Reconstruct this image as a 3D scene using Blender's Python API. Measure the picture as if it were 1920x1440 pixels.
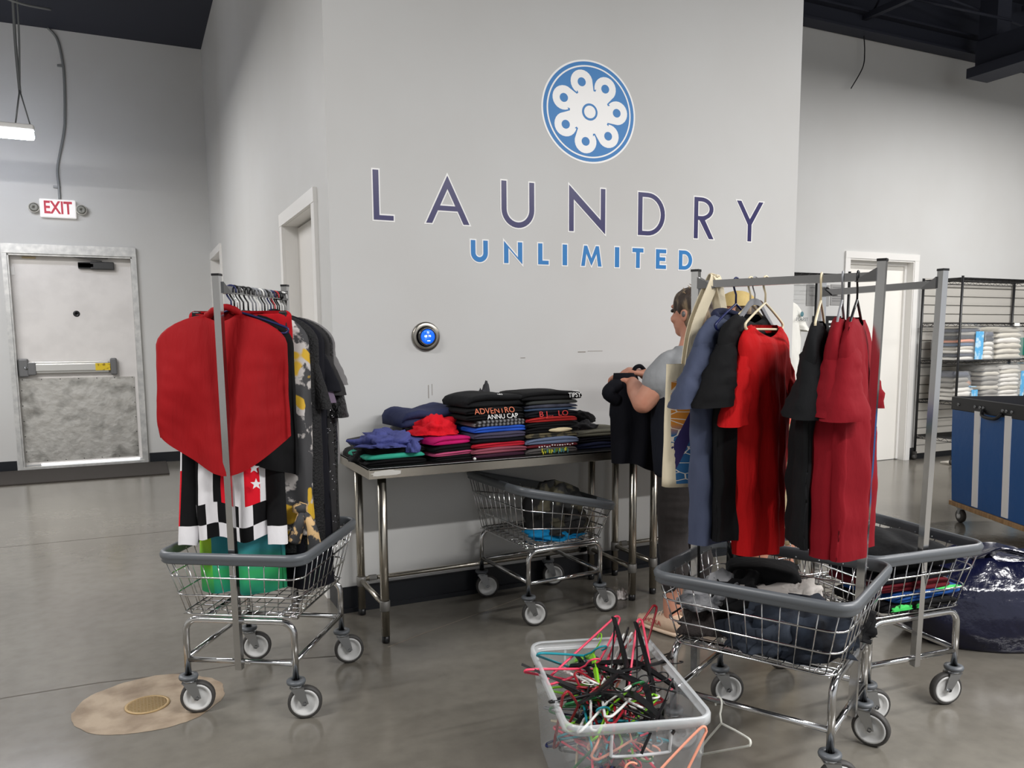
import bpy, bmesh, math, random
from mathutils import Vector, Matrix, noise
from math import sin, cos, pi, radians, sqrt, atan2

for o in list(bpy.data.objects): bpy.data.objects.remove(o)
SC = bpy.context.scene
COL = SC.collection

# ------------------------------------------------------------------ camera
cam_d = bpy.data.cameras.new('camera'); cam = bpy.data.objects.new('camera', cam_d); COL.objects.link(cam)
cam_d.sensor_width = 36.0; cam_d.sensor_fit = 'HORIZONTAL'
cam_d.lens = 1505.0/1920*36
cam_d.shift_x = -(964-960)/1920; cam_d.shift_y = (814.3-720)/1920
cam_d.clip_end = 100
_r = Vector((0.9031845, -0.4292020, -0.0065895)); _d = Vector((-0.0569738, -0.1046484, -0.9928760)); _f = Vector((0.4254547, 0.8971256, -0.1189701))
cam.matrix_world = Matrix(((_r.x, -_d.x, -_f.x, 0), (_r.y, -_d.y, -_f.y, 0), (_r.z, -_d.z, -_f.z, 1.42), (0, 0, 0, 1)))
SC.camera = cam

# ------------------------------------------------------------------ world, lights, exposure
w = bpy.data.worlds.new('world'); SC.world = w; w.use_nodes = True
w.node_tree.nodes['Background'].inputs[0].default_value = (0.95, 0.97, 1.0, 1)
w.node_tree.nodes['Background'].inputs[1].default_value = 0.6
def area(name, loc, sx, sy, power, col=(1, 0.985, 0.975), rot=(0, 0, 0), spread=180):
    l = bpy.data.lights.new(name, 'AREA'); l.shape = 'RECTANGLE'; l.size = sx; l.size_y = sy; l.energy = power; l.color = col
    l.spread = radians(spread)
    o = bpy.data.objects.new(name, l); COL.objects.link(o); o.location = loc; o.rotation_euler = rot
    return o
STRIPS = [(4.2, -1.5, 4.15, 5.0, 470), (-2.6, 1.9, 4.15, 2.6, 170), (6.6, 1.4, 4.15, 2.6, 150), (8.6, 3.9, 4.1, 3.0, 140), (-2.3, 7.0, 3.6, 3.2, 150)]
for i, (x, y, z, sx, pw) in enumerate(STRIPS): area('strip_lamp', (x, y, z), sx, 0.16, pw); area('upward_fill', (x, y, z+.08), sx, 0.1, pw*.16, rot=(pi, 0, 0))  # upward fill lights added above the strips to brighten the upper walls
SC.view_settings.view_transform = 'Standard'; SC.view_settings.look = 'None'
SC.view_settings.gamma = 1.0; SC.view_settings.use_curve_mapping = False
SC.view_settings.exposure = 0.2

# ------------------------------------------------------------------ helpers
def lin(c):
    c = c/255.0
    return c/12.92 if c <= 0.04045 else ((c+0.055)/1.055)**2.4
def rgb(t): return (lin(t[0]), lin(t[1]), lin(t[2]), 1)
MATS = {}
def M(name, c=(128, 128, 128), rough=.6, metal=0.0, bump=None, var=None, spec=.5, emit=None, sheen=0, alpha=None, coat=0, stretch=None):
    """procedural principled material. bump=(scale, strength); var=(scale, rgb2, low, high)"""
    if name in MATS: return MATS[name]
    m = bpy.data.materials.new(name); m.use_nodes = True; nt = m.node_tree; b = nt.nodes['Principled BSDF']
    b.inputs['Base Color'].default_value = rgb(c); b.inputs['Roughness'].default_value = rough; b.inputs['Metallic'].default_value = metal
    b.inputs['Specular IOR Level'].default_value = spec
    if sheen: b.inputs['Sheen Weight'].default_value = sheen; b.inputs['Sheen Roughness'].default_value = .5
    if coat: b.inputs['Coat Weight'].default_value = coat; b.inputs['Coat Roughness'].default_value = .1
    if emit: b.inputs['Emission Color'].default_value = rgb(emit[0]); b.inputs['Emission Strength'].default_value = emit[1]
    tc = None
    if bump or var:
        tc = nt.nodes.new('ShaderNodeTexCoord'); mp = nt.nodes.new('ShaderNodeMapping'); nt.links.new(tc.outputs['Object'], mp.inputs[0])
        if stretch: mp.inputs['Scale'].default_value = stretch
    if bump:
        n = nt.nodes.new('ShaderNodeTexNoise'); n.inputs['Scale'].default_value = bump[0]; n.inputs['Detail'].default_value = 4
        bp = nt.nodes.new('ShaderNodeBump'); bp.inputs['Strength'].default_value = bump[1]; bp.inputs['Distance'].default_value = bump[2] if len(bump) > 2 else .01
        nt.links.new(mp.outputs[0], n.inputs['Vector']); nt.links.new(n.outputs['Fac'], bp.inputs['Height']); nt.links.new(bp.outputs[0], b.inputs['Normal'])
    if var:
        n = nt.nodes.new('ShaderNodeTexNoise'); n.inputs['Scale'].default_value = var[0]; n.inputs['Detail'].default_value = 5
        r = nt.nodes.new('ShaderNodeMapRange'); r.inputs[1].default_value = var[2]; r.inputs[2].default_value = var[3]
        mx = nt.nodes.new('ShaderNodeMix'); mx.data_type = 'RGBA'
        mx.inputs[6].default_value = rgb(c); mx.inputs[7].default_value = rgb(var[1])
        nt.links.new(mp.outputs[0], n.inputs['Vector']); nt.links.new(n.outputs['Fac'], r.inputs[0]); nt.links.new(r.outputs[0], mx.inputs[0]); nt.links.new(mx.outputs[2], b.inputs['Base Color'])
    if alpha is not None:
        tr = nt.nodes.new('ShaderNodeBsdfTransparent'); ms = nt.nodes.new('ShaderNodeMixShader'); out = nt.nodes['Material Output']
        ms.inputs[0].default_value = alpha
        nt.links.new(tr.outputs[0], ms.inputs[1]); nt.links.new(b.outputs[0], ms.inputs[2]); nt.links.new(ms.outputs[0], out.inputs[0])
    MATS[name] = m
    return m
def cloth(name, c, rough=.85, weave=260, bs=.25, wr=None, c2=None, sheen=0, stretch=None):
    return M('cloth_'+name, c, rough, bump=(wr[0], wr[1], .02) if wr else (13, .45, .012), var=(9, c2, .35, .7) if c2 else None, spec=.25, sheen=sheen, stretch=stretch or (1.5, 1.5, .7))

class MB:
    def __init__(s): s.v = []; s.f = []; s.m = []; s.sm = []
    def add(s, vs, fs, mi=0, smooth=True):
        o = len(s.v); s.v += [tuple(v) for v in vs]
        for k, f in enumerate(fs):
            s.f.append(tuple(i+o for i in f)); s.m.append(mi[k] if isinstance(mi, list) else mi); s.sm.append(smooth)
        return s
    def box(s, c, size, rz=0, mi=0, mat=None, bev=0):
        x, y, z = size[0]/2, size[1]/2, size[2]/2
        if bev:
            b = min(bev, x*.49, y*.49, z*.49)
            bm = bmesh.new(); bmesh.ops.create_cube(bm, size=1, matrix=Matrix.Diagonal((size[0], size[1], size[2], 1)))
            bmesh.ops.bevel(bm, geom=bm.edges[:], offset=b, segments=2, affect='EDGES', profile=.5)
            bm.verts.ensure_lookup_table(); vs = [v.co.copy() for v in bm.verts]; fs = [[v.index for v in f.verts] for f in bm.faces]; bm.free()
        else:
            vs = [Vector((a*x, b_*y, c_*z)) for a in (-1, 1) for b_ in (-1, 1) for c_ in (-1, 1)]
            fs = [(0, 1, 3, 2), (4, 6, 7, 5), (0, 4, 5, 1), (2, 3, 7, 6), (0, 2, 6, 4), (1, 5, 7, 3)]
        R = mat if mat else Matrix.Rotation(rz, 3, 'Z')
        return s.add([R @ v + Vector(c) for v in vs], fs, mi, False)
    def loft(s, rings, mi=0, closed=True, cap0=False, cap1=False, smooth=True, wrap=False):
        n = len(rings[0]); vs = [p for r in rings for p in r]; fs = []
        R = len(rings)
        for j in range(R if wrap else R-1):
            for i in range(n if closed else n-1):
                a = j*n+i; b = j*n+(i+1) % n; c = ((j+1) % R)*n+(i+1) % n; d = ((j+1) % R)*n+i
                fs.append((a, b, c, d))
        if cap0: fs.append(tuple(range(n-1, -1, -1)))
        if cap1: fs.append(tuple((R-1)*n+i for i in range(n)))
        mis = mi
        if callable(mi):
            mis = []
            for j in range(R if wrap else R-1):
                for i in range(n if closed else n-1): mis.append(mi(i/n, j/(R-1)))
            mis += [0]*(len(fs)-len(mis))
        return s.add(vs, fs, mis, smooth)
    def tube(s, pts, r, n=8, closed=False, mi=0, caps=True, sq=None, up=None):
        pts = [Vector(p) for p in pts]; N = len(pts); rings = []
        rr = r if isinstance(r, (list, tuple)) else [r]*N
        t0 = (pts[1]-pts[0]).normalized()
        ref = Vector(up) if up else (Vector((0, 0, 1)) if abs(t0.z) < .9 else Vector((1, 0, 0)))
        u = (ref - t0*ref.dot(t0)).normalized()
        for i in range(N):
            if closed: t = (pts[(i+1) % N]-pts[i-1]).normalized()
            elif i == 0: t = t0
            elif i == N-1: t = (pts[-1]-pts[-2]).normalized()
            else: t = ((pts[i+1]-pts[i]).normalized()+(pts[i]-pts[i-1]).normalized()).normalized()
            u = (u - t*u.dot(t)).normalized(); v = t.cross(u)
            if sq:
                hw, hh = sq; k = 1.0
                if 0 < i < N-1 or closed:
                    a = (pts[i]-pts[i-1]).normalized(); k = 1/max(.5, sqrt(max(.01, (1+a.dot((pts[(i+1) % N]-pts[i]).normalized()))/2)))
                rings.append([pts[i]+u*(a_*hh)+v*(b_*hw) for a_, b_ in ((-1, -1), (-1, 1), (1, 1), (1, -1))])
            else:
                rings.append([pts[i]+u*(rr[i]*cos(2*pi*k/n))+v*(rr[i]*sin(2*pi*k/n)) for k in range(n)])
        return s.loft(rings, mi, True, caps and not closed, caps and not closed, smooth=not sq, wrap=closed)
    def lathe(s, prof, n=20, mi=0, c=(0, 0, 0), axis='Z', smooth=True, ring=False):
        rings = []
        for r, h in prof:
            ring = []
            for k in range(n):
                a = 2*pi*k/n; p = (r*cos(a), r*sin(a), h)
                if axis == 'Y': p = (p[0], p[2], p[1])
                if axis == 'X': p = (p[2], p[0], p[1])
                ring.append(Vector(p)+Vector(c))
            rings.append(ring)
        if ring: return s.loft(rings, mi, True, smooth=smooth, wrap=True)
        return s.loft(rings, mi, True, prof[0][0] > 1e-5, prof[-1][0] > 1e-5, smooth)
    def build(s, name, mats, parent=None, loc=None, rz=None, shade=None):
        me = bpy.data.meshes.new(name); me.from_pydata(s.v, [], s.f)
        if not isinstance(mats, (list, tuple)): mats = [mats]
        for m in mats: me.materials.append(m)
        me.polygons.foreach_set('material_index', s.m); me.polygons.foreach_set('use_smooth', s.sm)
        bm = bmesh.new(); bm.from_mesh(me); bmesh.ops.recalc_face_normals(bm, faces=bm.faces); bm.to_mesh(me); bm.free()
        me.update()
        o = bpy.data.objects.new(name, me); COL.objects.link(o)
        if parent: o.parent = parent
        if loc: o.location = loc
        if rz is not None: o.rotation_euler = (0, 0, rz)
        return o
def tag(o, label=None, cat=None, group=None, kind=None):
    if label: o['label'] = label
    if cat: o['category'] = cat
    if group: o['group'] = group
    if kind: o['kind'] = kind
    return o
def thing(name, label, cat, loc=(0, 0, 0), rz=0, group=None):
    o = bpy.data.objects.new(name, None); COL.objects.link(o); o.location = loc; o.rotation_euler = (0, 0, rz); o.empty_display_size = .1
    return tag(o, label, cat, group)
def struct(o): o['kind'] = 'structure'; return o
def arc(c, r, a0, a1, n, ax=(1, 0, 0), ay=(0, 0, 1)):
    ax, ay, c = Vector(ax), Vector(ay), Vector(c)
    return [c+ax*(r*cos(radians(a0+(a1-a0)*k/n)))+ay*(r*sin(radians(a0+(a1-a0)*k/n))) for k in range(n+1)]
def bez(pts, n=8):
    """catmull-rom through pts"""
    P = [Vector(p) for p in pts]; out = []
    for i in range(len(P)-1):
        p0 = P[max(0, i-1)]; p1 = P[i]; p2 = P[i+1]; p3 = P[min(len(P)-1, i+2)]
        for k in range(n):
            t = k/n
            out.append(.5*((2*p1)+(p2-p0)*t+(2*p0-5*p1+4*p2-p3)*t*t+(3*p1-p0-3*p2+p3)*t*t*t))
    out.append(P[-1]); return out
def nz(x, y=0, z=0, s=1): return noise.noise(Vector((x*s, y*s, z*s)))
def mesh_from(o):
    dg = bpy.context.evaluated_depsgraph_get(); return bpy.data.meshes.new_from_object(o.evaluated_get(dg))
def text(name, body, size, mat, parent=None, loc=(0, 0, 0), rot=(pi/2, 0, 0), ext=.0008, sx=1, align='CENTER', outline=0, sp=1):
    c = bpy.data.curves.new(name, 'FONT'); c.body = body; c.size = size; c.extrude = ext; c.align_x = align; c.align_y = 'CENTER'; c.offset = outline; c.space_character = sp
    c.resolution_u = 3
    t = bpy.data.objects.new(name, c); COL.objects.link(t); bpy.context.view_layer.update()
    me = mesh_from(t); bpy.data.objects.remove(t); me.materials.clear(); me.materials.append(mat)
    o = bpy.data.objects.new(name, me); COL.objects.link(o); o.parent = parent; o.location = loc; o.rotation_euler = rot; o.scale = (sx, 1, 1)
    return o
def outline2d(name, splines, mat, ext, off, parent, loc, rot=(pi/2, 0, 0)):
    """filled 2d curve (outer + holes) turned into a thin raised plate"""
    c = bpy.data.curves.new(name, 'CURVE'); c.dimensions = '2D'; c.fill_mode = 'BOTH'; c.extrude = ext; c.offset = off
    for sp in splines:
        s = c.splines.new('POLY'); s.points.add(len(sp)-1); s.use_cyclic_u = True
        for i, p in enumerate(sp): s.points[i].co = (p[0], p[1], 0, 1)
    t = bpy.data.objects.new(name, c); COL.objects.link(t); bpy.context.view_layer.update()
    me = mesh_from(t); bpy.data.objects.remove(t); me.materials.clear(); me.materials.append(mat)
    o = bpy.data.objects.new(name, me); COL.objects.link(o); o.parent = parent; o.location = loc; o.rotation_euler = rot
    return o

# ------------------------------------------------------------------ materials
m_wall = M('wall_paint', (205, 205, 203), .55, var=(1.3, (199, 198, 195), .3, .75), bump=(220, .08, .002), spec=.35)
m_white = M('white_paint', (232, 230, 226), .4)
m_dark = M('ceiling_paint', (40, 43, 56), .7)
m_black = M('black_plastic', (16, 16, 18), .35)
m_base = M('black_baseboard', (18, 21, 27), .4)
m_chrome = M('chrome', (205, 205, 205), .14, 1.0)
m_zinc = M('zinc_plate', (176, 178, 180), .32, 1.0)
m_steel = M('brushed_steel', (190, 184, 172), .27, 1.0, bump=(40, .06, .002), stretch=(1, 30, 30))
m_steeltop = M('steel_top', (70, 70, 70), .35, .9)
m_vinyl = M('grey_vinyl', (92, 96, 100), .38)
m_rubber = M('grey_rubber', (62, 60, 58), .6)
m_hub = M('pale_hub', (205, 205, 203), .4)
m_skin = M('skin', (206, 150, 126), .5, var=(14, (196, 134, 110), .35, .75), spec=.35)
# ================================================================== STRUCTURE
YS, XL, XR_, YE, YB = 4.055, 0.92, 3.97, 10.233, 6.32
def wallbox(name, boxes, mat=m_wall):
    mb = MB()
    for x0, x1, y0, y1, z0, z1 in boxes: mb.box(((x0+x1)/2, (y0+y1)/2, (z0+z1)/2), (x1-x0, y1-y0, z1-z0))
    return struct(mb.build(name, mat))
# floor: polished concrete
def floor_mat():
    m = bpy.data.materials.new('polished_concrete'); m.use_nodes = True; nt = m.node_tree; b = nt.nodes['Principled BSDF']; L = nt.links
    tc = nt.nodes.new('ShaderNodeTexCoord')
    n1 = nt.nodes.new('ShaderNodeTexNoise'); n1.inputs['Scale'].default_value = .9; n1.inputs['Detail'].default_value = 6; n1.inputs['Roughness'].default_value = .6
    n2 = nt.nodes.new('ShaderNodeTexNoise'); n2.inputs['Scale'].default_value = 14; n2.inputs['Detail'].default_value = 6
    L.new(tc.outputs['Object'], n1.inputs[0]); L.new(tc.outputs['Object'], n2.inputs[0])
    r = nt.nodes.new('ShaderNodeValToRGB'); e = r.color_ramp.elements
    e[0].position = .3; e[0].color = rgb((106, 101, 93)); e[1].position = .72; e[1].color = rgb((125, 121, 112))
    L.new(n1.outputs['Fac'], r.inputs[0])
    mx = nt.nodes.new('ShaderNodeMix'); mx.data_type = 'RGBA'; mx.blend_type = 'MULTIPLY'; mx.inputs[0].default_value = .35
    r2 = nt.nodes.new('ShaderNodeValToRGB'); r2.color_ramp.elements[0].position = .3; r2.color_ramp.elements[0].color = (.6, .6, .6, 1); r2.color_ramp.elements[1].position = .6
    L.new(n2.outputs['Fac'], r2.inputs[0]); L.new(r.outputs[0], mx.inputs[6]); L.new(r2.outputs[0], mx.inputs[7]); L.new(mx.outputs[2], b.inputs['Base Color'])
    mr = nt.nodes.new('ShaderNodeMapRange'); mr.inputs[3].default_value = .1; mr.inputs[4].default_value = .25
    L.new(n1.outputs['Fac'], mr.inputs[0]); L.new(mr.outputs[0], b.inputs['Roughness'])
    b.inputs['Specular IOR Level'].default_value = .55
    bp = nt.nodes.new('ShaderNodeBump'); bp.inputs['Strength'].default_value = .05; bp.inputs['Distance'].default_value = .01
    L.new(n2.outputs['Fac'], bp.inputs['Height']); L.new(bp.outputs[0], b.inputs['Normal'])
    return m
mb = MB(); mb.box((4.5, 2.6, -.05), (21, 17.4, .1)); struct(mb.build('floor', floor_mat()))
m_joint = M('joint_dark', (88, 82, 75), .8)
def strip(name, pts, wd, mat, z=.0006):
    mb = MB(); vs = []; n = len(pts)
    for i, (x, y) in enumerate(pts):
        a = Vector(pts[max(0, i-1)]); c = Vector(pts[min(n-1, i+1)]); t = (c-a).normalized(); nn = Vector((-t.y, t.x))
        hw = wd/2*(.6+.8*abs(nz(x*3, y*3)))
        vs += [(x+nn.x*hw, y+nn.y*hw, z), (x-nn.x*hw, y-nn.y*hw, z)]
    mb.add(vs, [(2*i, 2*i+1, 2*i+3, 2*i+2) for i in range(n-1)], 0, False)
    return struct(mb.build(name, mat))
strip('trim_1', [(-4+.25*k, 3.655+.012*nz(k*.7)) for k in range(15)]+[(-.2, 3.65), (.12, 3.6), (.45, 3.58), (.9, 3.45)], .012, m_joint)
strip('trim_2', [(-4.5+.4*k, 6.48-.01*k*.4+.01*nz(k)) for k in range(13)], .008, m_joint)
strip('trim_3', [(1.0, 3.49), (1.2, 3.58), (1.46, 3.687), (1.9, 3.87)], .006, M('joint_light', (150, 138, 122), .7))
strip('trim_4', [(3.9+.5*k, 3.05+.012*nz(k*.9)) for k in range(14)], .01, m_joint)
strip('trim_5', [(1.35+.15*k, 1.9-.045*k+.01*nz(k)) for k in range(12)], .006, m_joint)

# sign wall, return wall with two doors, exit wall, right far wall
wallbox('wall_front', [(XL, XR_, YS, YS+.12, 0, 5.3)])
wallbox('wall_return', [(XL, XL+.12, YS+.12, 4.385, 0, 5.3), (XL, XL+.12, 5.32, 9.13, 0, 5.3), (XL, XL+.12, 10.2, YE, 0, 5.3), (XL, XL+.12, 4.385, 5.32, 2.145, 5.3), (XL, XL+.12, 9.13, 10.2, 2.365, 5.3)])
wallbox('wall_left', [(-6, -1.185, YE, YE+.2, 0, 5.3), (.115, XL+.12, YE, YE+.2, 0, 5.3), (-1.185, .115, YE, YE+.2, 2.46, 5.3)])
wallbox('wall_right', [(XR_-.12, 6.95, YB, YB+.14, 0, 5.3), (7.95, 15, YB, YB+.14, 0, 5.3), (6.95, 7.95, YB, YB+.14, 2.245, 5.3)])
wallbox('wall_side', [(XR_-.12, XR_, YS+.12, YB, 0, 5.3)])
wallbox('wall_west', [(-6.1, -6, -6, YE, 0, 5.3)]); wallbox('wall_east', [(15, 15.1, -6, YB, 0, 5.3)])
# dark panel over the right wall above the beam, standing for dark deck
wallbox('wall_upper', [(XR_, 15, YB-.012, YB-.001, 4.5, 5.25)], m_dark)
# ceilings
wallbox('ceiling', [(-6, XL+.12, -6, YE, 4.72, 4.9), (XL+.12, 15, -6, YB+.1, 5.2, 5.35)], m_dark)
# baseboards
def bb(name, x0, x1, y0, y1, h=.135): wallbox(name, [(x0, x1, y0, y1, 0, h)], m_base)
bb('baseboard_front', XL-.006, XR_, YS-.008, YS)
struct(MB().box(((XL+XR_)/2, YS-.014, .012), (XR_-XL, .014, .024)).build('baseboard_front_toe', m_base))
bb('baseboard_return', XL-.008, XL, YS-.006, 4.3); bb('baseboard_return', XL-.008, XL, 5.4, 9.05)
bb('baseboard_left', -6, -1.2, YE-.008, YE, .115); bb('baseboard_left', .13, XL, YE-.008, YE, .115)
bb('baseboard_right', XR_, 6.88, YB-.008, YB); bb('baseboard_right', 8.02, 15, YB-.008, YB)
# ceiling steel on the right: edge beam, joists, braces, boxed duct
mb = MB(); mb.box((9.5, YB-.06, 4.56), (11, .1, .17)); mb.box((9.5, YB-.1, 4.47), (11, .18, .02)); mb.box((9.5, YB-.1, 4.65), (11, .18, .02)); struct(mb.build('trim_6', m_dark))
mb = MB()
for x in (5.2, 6.9, 9.4, 11.0):
    mb.tube([(x, -4, 4.62), (x, YB-.1, 4.62)], .03, 6, sq=(.03, .03)); mb.tube([(x, -4, 5.1), (x, YB-.1, 5.1)], .03, 6, sq=(.03, .03))
    for k in range(12):
        y = YB-.2-k*.8; mb.tube([(x, y, 4.62), (x, y-.4, 5.1), (x, y-.8, 4.62)], .012, 6)
struct(mb.build('trim_7', m_dark))
mb = MB(); mb.tube([(6.3, 6.0, 4.66), (8.9, 3.4, 5.1)], .018, 6); mb.tube([(7.3, 6.2, 4.9), (8.3, 5.6, 4.6)], .015, 6); mb.tube([(6.5, 6.2, 5.1), (9.6, 5.9, 4.7)], .015, 6); struct(mb.build('trim_8', m_dark))
d = thing('ceiling_duct', 'dark boxed steel duct under the ceiling at the upper right', 'duct', (8.35, 4.2, 4.13))
MB().box((.02, 0, .05), (.34, 3.6, .1)).build('bottom_channel', m_dark, d)
MB().box((.08, 0, .24), (.2, 3.6, .3)).build('duct_body', m_dark, d)
MB().box((.12, 1.7, .65), (.22, .2, .62)).build('hanger_post', m_dark, d)
tag(MB().tube(bez([(6.95, 6.25, 4.47), (6.97, 6.25, 4.3), (6.95, 6.25, 4.15), (6.8, 6.25, 3.93)]), .006, 5).build('hanging_wire', m_black), 'thin loose black wire dangling from the ceiling beam on the right', 'wire')

# ------------------------------------------------ exit door
m_alu = M('worn_aluminium', (188, 188, 186), .42, .55, var=(18, (215, 214, 210), .35, .7))
m_kick = M('dented_kick_plate', (206, 203, 196), .32, .7, bump=(7, .35, .03), var=(6, (120, 118, 112), .45, .8))
def door(name, parts): 
    o = bpy.data.objects.new(name, None); COL.objects.link(o); o['kind'] = 'structure'; return o
D1 = door('door_1', 0); D1.location = (-.535, YE, 0)
mb = MB(); mb.box((-.6275, .06, 1.23), (.045, .2, 2.46)); mb.box((.6275, .06, 1.23), (.045, .2, 2.46)); mb.box((0, .058, 2.41), (1.296, .204, .1)); mb.box((0, .045, 2.35), (1.22, .14, .02)); mb.box((-.6, .045, 1.17), (.02, .14, 2.36)); mb.box((.6, .045, 1.17), (.02, .14, 2.36))
mb.build('door_frame', m_alu, D1)
slab = MB().box((0, .1, 1.195), (1.18, .045, 2.29), bev=.003).build('door_slab', M('exit_door_paint', (226, 222, 218), .42, var=(5, (216, 212, 208), .4, .7)), D1)
kp = MB().box((-.015, .0745, .545), (1.14, .005, .93)).build('kick_plate', m_kick, D1)
mb = MB()
for k in range(7): 
    for z in (.09, 1.0): mb.lathe([(.006, 0), (.004, -.004), (0, -.005)], 6, c=(-.56+k*.182, .072, z), axis='Y')
for k in range(5):
    for x in (-.575, .545): mb.lathe([(.006, 0), (.004, -.004), (0, -.005)], 6, c=(x, .072, .2+k*.17), axis='Y')
mb.build('screw', m_black, kp)
m_grey = M('grey_cast', (112, 112, 112), .45, .3)
pb = MB().box((-.1, .045, 1.13), (.8, .04, .13), bev=.008).build('push_bar', M('bar_alu', (214, 212, 206), .3, .7), D1)
MB().box((-.1, .02, 1.13), (.74, .035, .085), bev=.012).build('push_pad', M('bar_alu'), pb)
MB().box((-.535, .03, 1.13), (.1, .06, .2), bev=.015).build('end_cap', m_grey, pb); MB().box((-.455, .02, 1.12), (.08, .05, .14), bev=.01).build('end_cap', m_grey, pb)
MB().box((.35, .03, 1.13), (.07, .06, .19), bev=.015).build('end_cap', m_grey, pb)
MB().lathe([(.018, 0), (.018, -.006), (0, -.006)], 12, c=(-.51, -.001, 1.13), axis='Y').build('lock_cylinder', m_zinc, pb)
MB().box((.24, .001, 1.13), (.15, .004, .08)).build('sticker', M('yellow_sticker', (226, 196, 40), .5, var=(30, (150, 120, 20), .55, .6)), pb)
cl = MB().box((.3, .045, 2.255), (.24, .06, .085), bev=.01).build('door_closer', M('dark_bronze', (62, 62, 62), .4, .4), D1)
MB().lathe([(.035, -.15), (.035, 0)], 14, c=(.21, .045, 2.255), axis='X').build('closer_tube', M('dark_bronze'), cl)
mb = MB(); mb.tube([(.3, .03, 2.305), (.02, .0, 2.335), (.36, .03, 2.345)], .012, 6, sq=(.012, .006)); mb.build('closer_arm', M('dark_bronze'), cl)
MB().lathe([(.035, 0), (.03, -.006), (.018, -.008), (.014, -.002), (0, -.002)], 18, c=(.01, .076, 1.723), axis='Y').build('peephole', m_black, D1)
MB().box((-.41, .068, 2.325), (.13, .012, .02)).build('sensor', M('tan_plastic', (196, 178, 140), .5), D1)
MB().box((-.57, .072, 2.18), (.035, .008, .09)).build('hinge_plate', m_white, D1)
MB().box((0, .05, .02), (1.22, .2, .04)).build('threshold', m_alu, D1)
MB().box((.06, .074, .05), (1.0, .003, .012)).build('daylight_gap', M('daylight', (255, 255, 255), .5, emit=((240, 245, 255), 3.0)), D1)
tag(MB().box((-1.95, 9.7, .008), (4.5, .96, .016), bev=.004).build('door_mat', M('mat_ribbed', (58, 53, 49), .95, bump=(150, .6, .01))), 'dark brown ribbed entrance mat lying in front of the exit door', 'door mat')

# ------------------------------------------------ return wall doors (facing -x)
def side_door(name, y0, y1, zt, hinge):
    o = door(name, 0); o.location = (XL, (y0+y1)/2, 0); h = (y1-y0)/2
    mb = MB()
    for s in (-1, 1): mb.box((-.009, s*(h+.027), (zt+.055)/2), (.018, .075, zt+.055)); mb.box((.06, s*(h-.008), zt/2), (.12, .016, zt))
    mb.box((-.01, 0, zt+.025), (.021, 2*h+.131, .075)); mb.box((.06, 0, zt-.007), (.121, 2*h-.034, .016))
    mb.build('door_casing', m_white, o)
    MB().box((.1, 0, zt/2-.01), (.04, 2*h-.03, zt-.03), bev=.002).build('door_slab', M('door_paint', (222, 219, 214), .45), o)
    mb = MB(); mb.lathe([(.028, 0), (.028, -.01), (.01, -.012), (.01, -.04)], 14, c=(.08, -h+.08, 1.0), axis='X'); mb.tube([(.035, -h+.08, 1.0), (.035, -h+.19, 1.0)], .009, 8); mb.build('door_handle', m_zinc, o)
    return o
side_door('door_2', 4.385, 5.32, 2.145, 1); side_door('door_3', 9.13, 10.17, 2.365, 1)

# ------------------------------------------------ white door on the right far wall
D4 = door('door_4', 0); D4.location = (7.45, YB, 0)
mb = MB()
for s in (-1, 1): mb.box((s*.53, -.009, 1.155), (.07, .018, 2.31)); mb.box((s*.492, .06, 1.12), (.016, .14, 2.24)); mb.box((s*.47, .09, 1.12), (.03, .03, 2.22))
mb.box((0, -.01, 2.277), (1.132, .021, .07)); mb.box((0, .06, 2.235), (.967, .141, .016)); mb.box((0, .09, 2.21), (.909, .031, .04))
mb.build('door_casing', m_white, D4)
MB().box((0, .12, 1.1), (.94, .04, 2.19), bev=.002).build('door_slab', M('right_door_paint', (240, 237, 230), .4), D4)
MB().box((-.15, .097, .36), (.6, .006, .07)).build('kick_strip', M('dark_grey_strip', (62, 64, 66), .5), D4)
mb = MB(); mb.lathe([(.028, 0), (.028, -.01), (.01, -.012), (.01, -.05)], 14, c=(-.4, .1, 1.0), axis='Y'); mb.tube([(-.4, .05, 1.0), (-.28, .05, 1.0)], .009, 8); mb.build('door_handle', m_zinc, D4)
# horizontal board lining behind the shelving
m_slat = M('grey_board', (196, 192, 184), .5)
SW = struct(MB().box((10.4, YB-.004, 1.06), (4.6, .008, 2.0)).build('wall_panel', M('board_groove', (150, 148, 143), .6)))
sl0 = None
for k in range(20):
    if sl0 is None: sl0 = MB().box((0, 0, 0), (4.6, .014, .088), bev=.004).build('board', m_slat, SW); o = sl0
    else: o = sl0.copy(); COL.objects.link(o); o.parent = SW
    o.location = (10.4, YB-.013, .11+k*.1)

# ------------------------------------------------ exit sign, conduit, pendant lamp
S = thing('exit_sign', 'white EXIT sign with red letters and two emergency lamp heads above the door', 'exit sign', (-.625, YE, 2.847))
MB().box((0, -.03, 0), (.345, .05, .197), bev=.02).build('sign_box', M('sign_white', (240, 238, 236), .4, emit=((255, 250, 248), .25)), S)
text('sign_lettering', 'EXIT', .185, M('exit_red', (206, 50, 72), .5), S, (0, -.0565, .002), sx=.72, outline=.0045)
for s in (-1, 1):
    h = MB().lathe([(.0, .01), (.03, .008), (.05, -.015), (.056, -.04), (.05, -.046), (0, -.046)], 18, c=(s*.225, -.01, .0), axis='Y').build('lamp_head', M('lamp_shell', (200, 198, 190), .4), S)
    MB().lathe([(.046, -.047), (.03, -.052), (0, -.053)], 18, c=(s*.225, -.01, 0), axis='Y').build('lens', M('lamp_lens', (140, 140, 132), .2, bump=(90, .5)), h)
    MB().tube([(s*.165, -.02, 0), (s*.19, -.02, 0)], .014, 8).build('lamp_arm', M('lamp_shell'), S)
m_cond = M('grey_conduit', (132, 134, 134), .45, .3)
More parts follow.
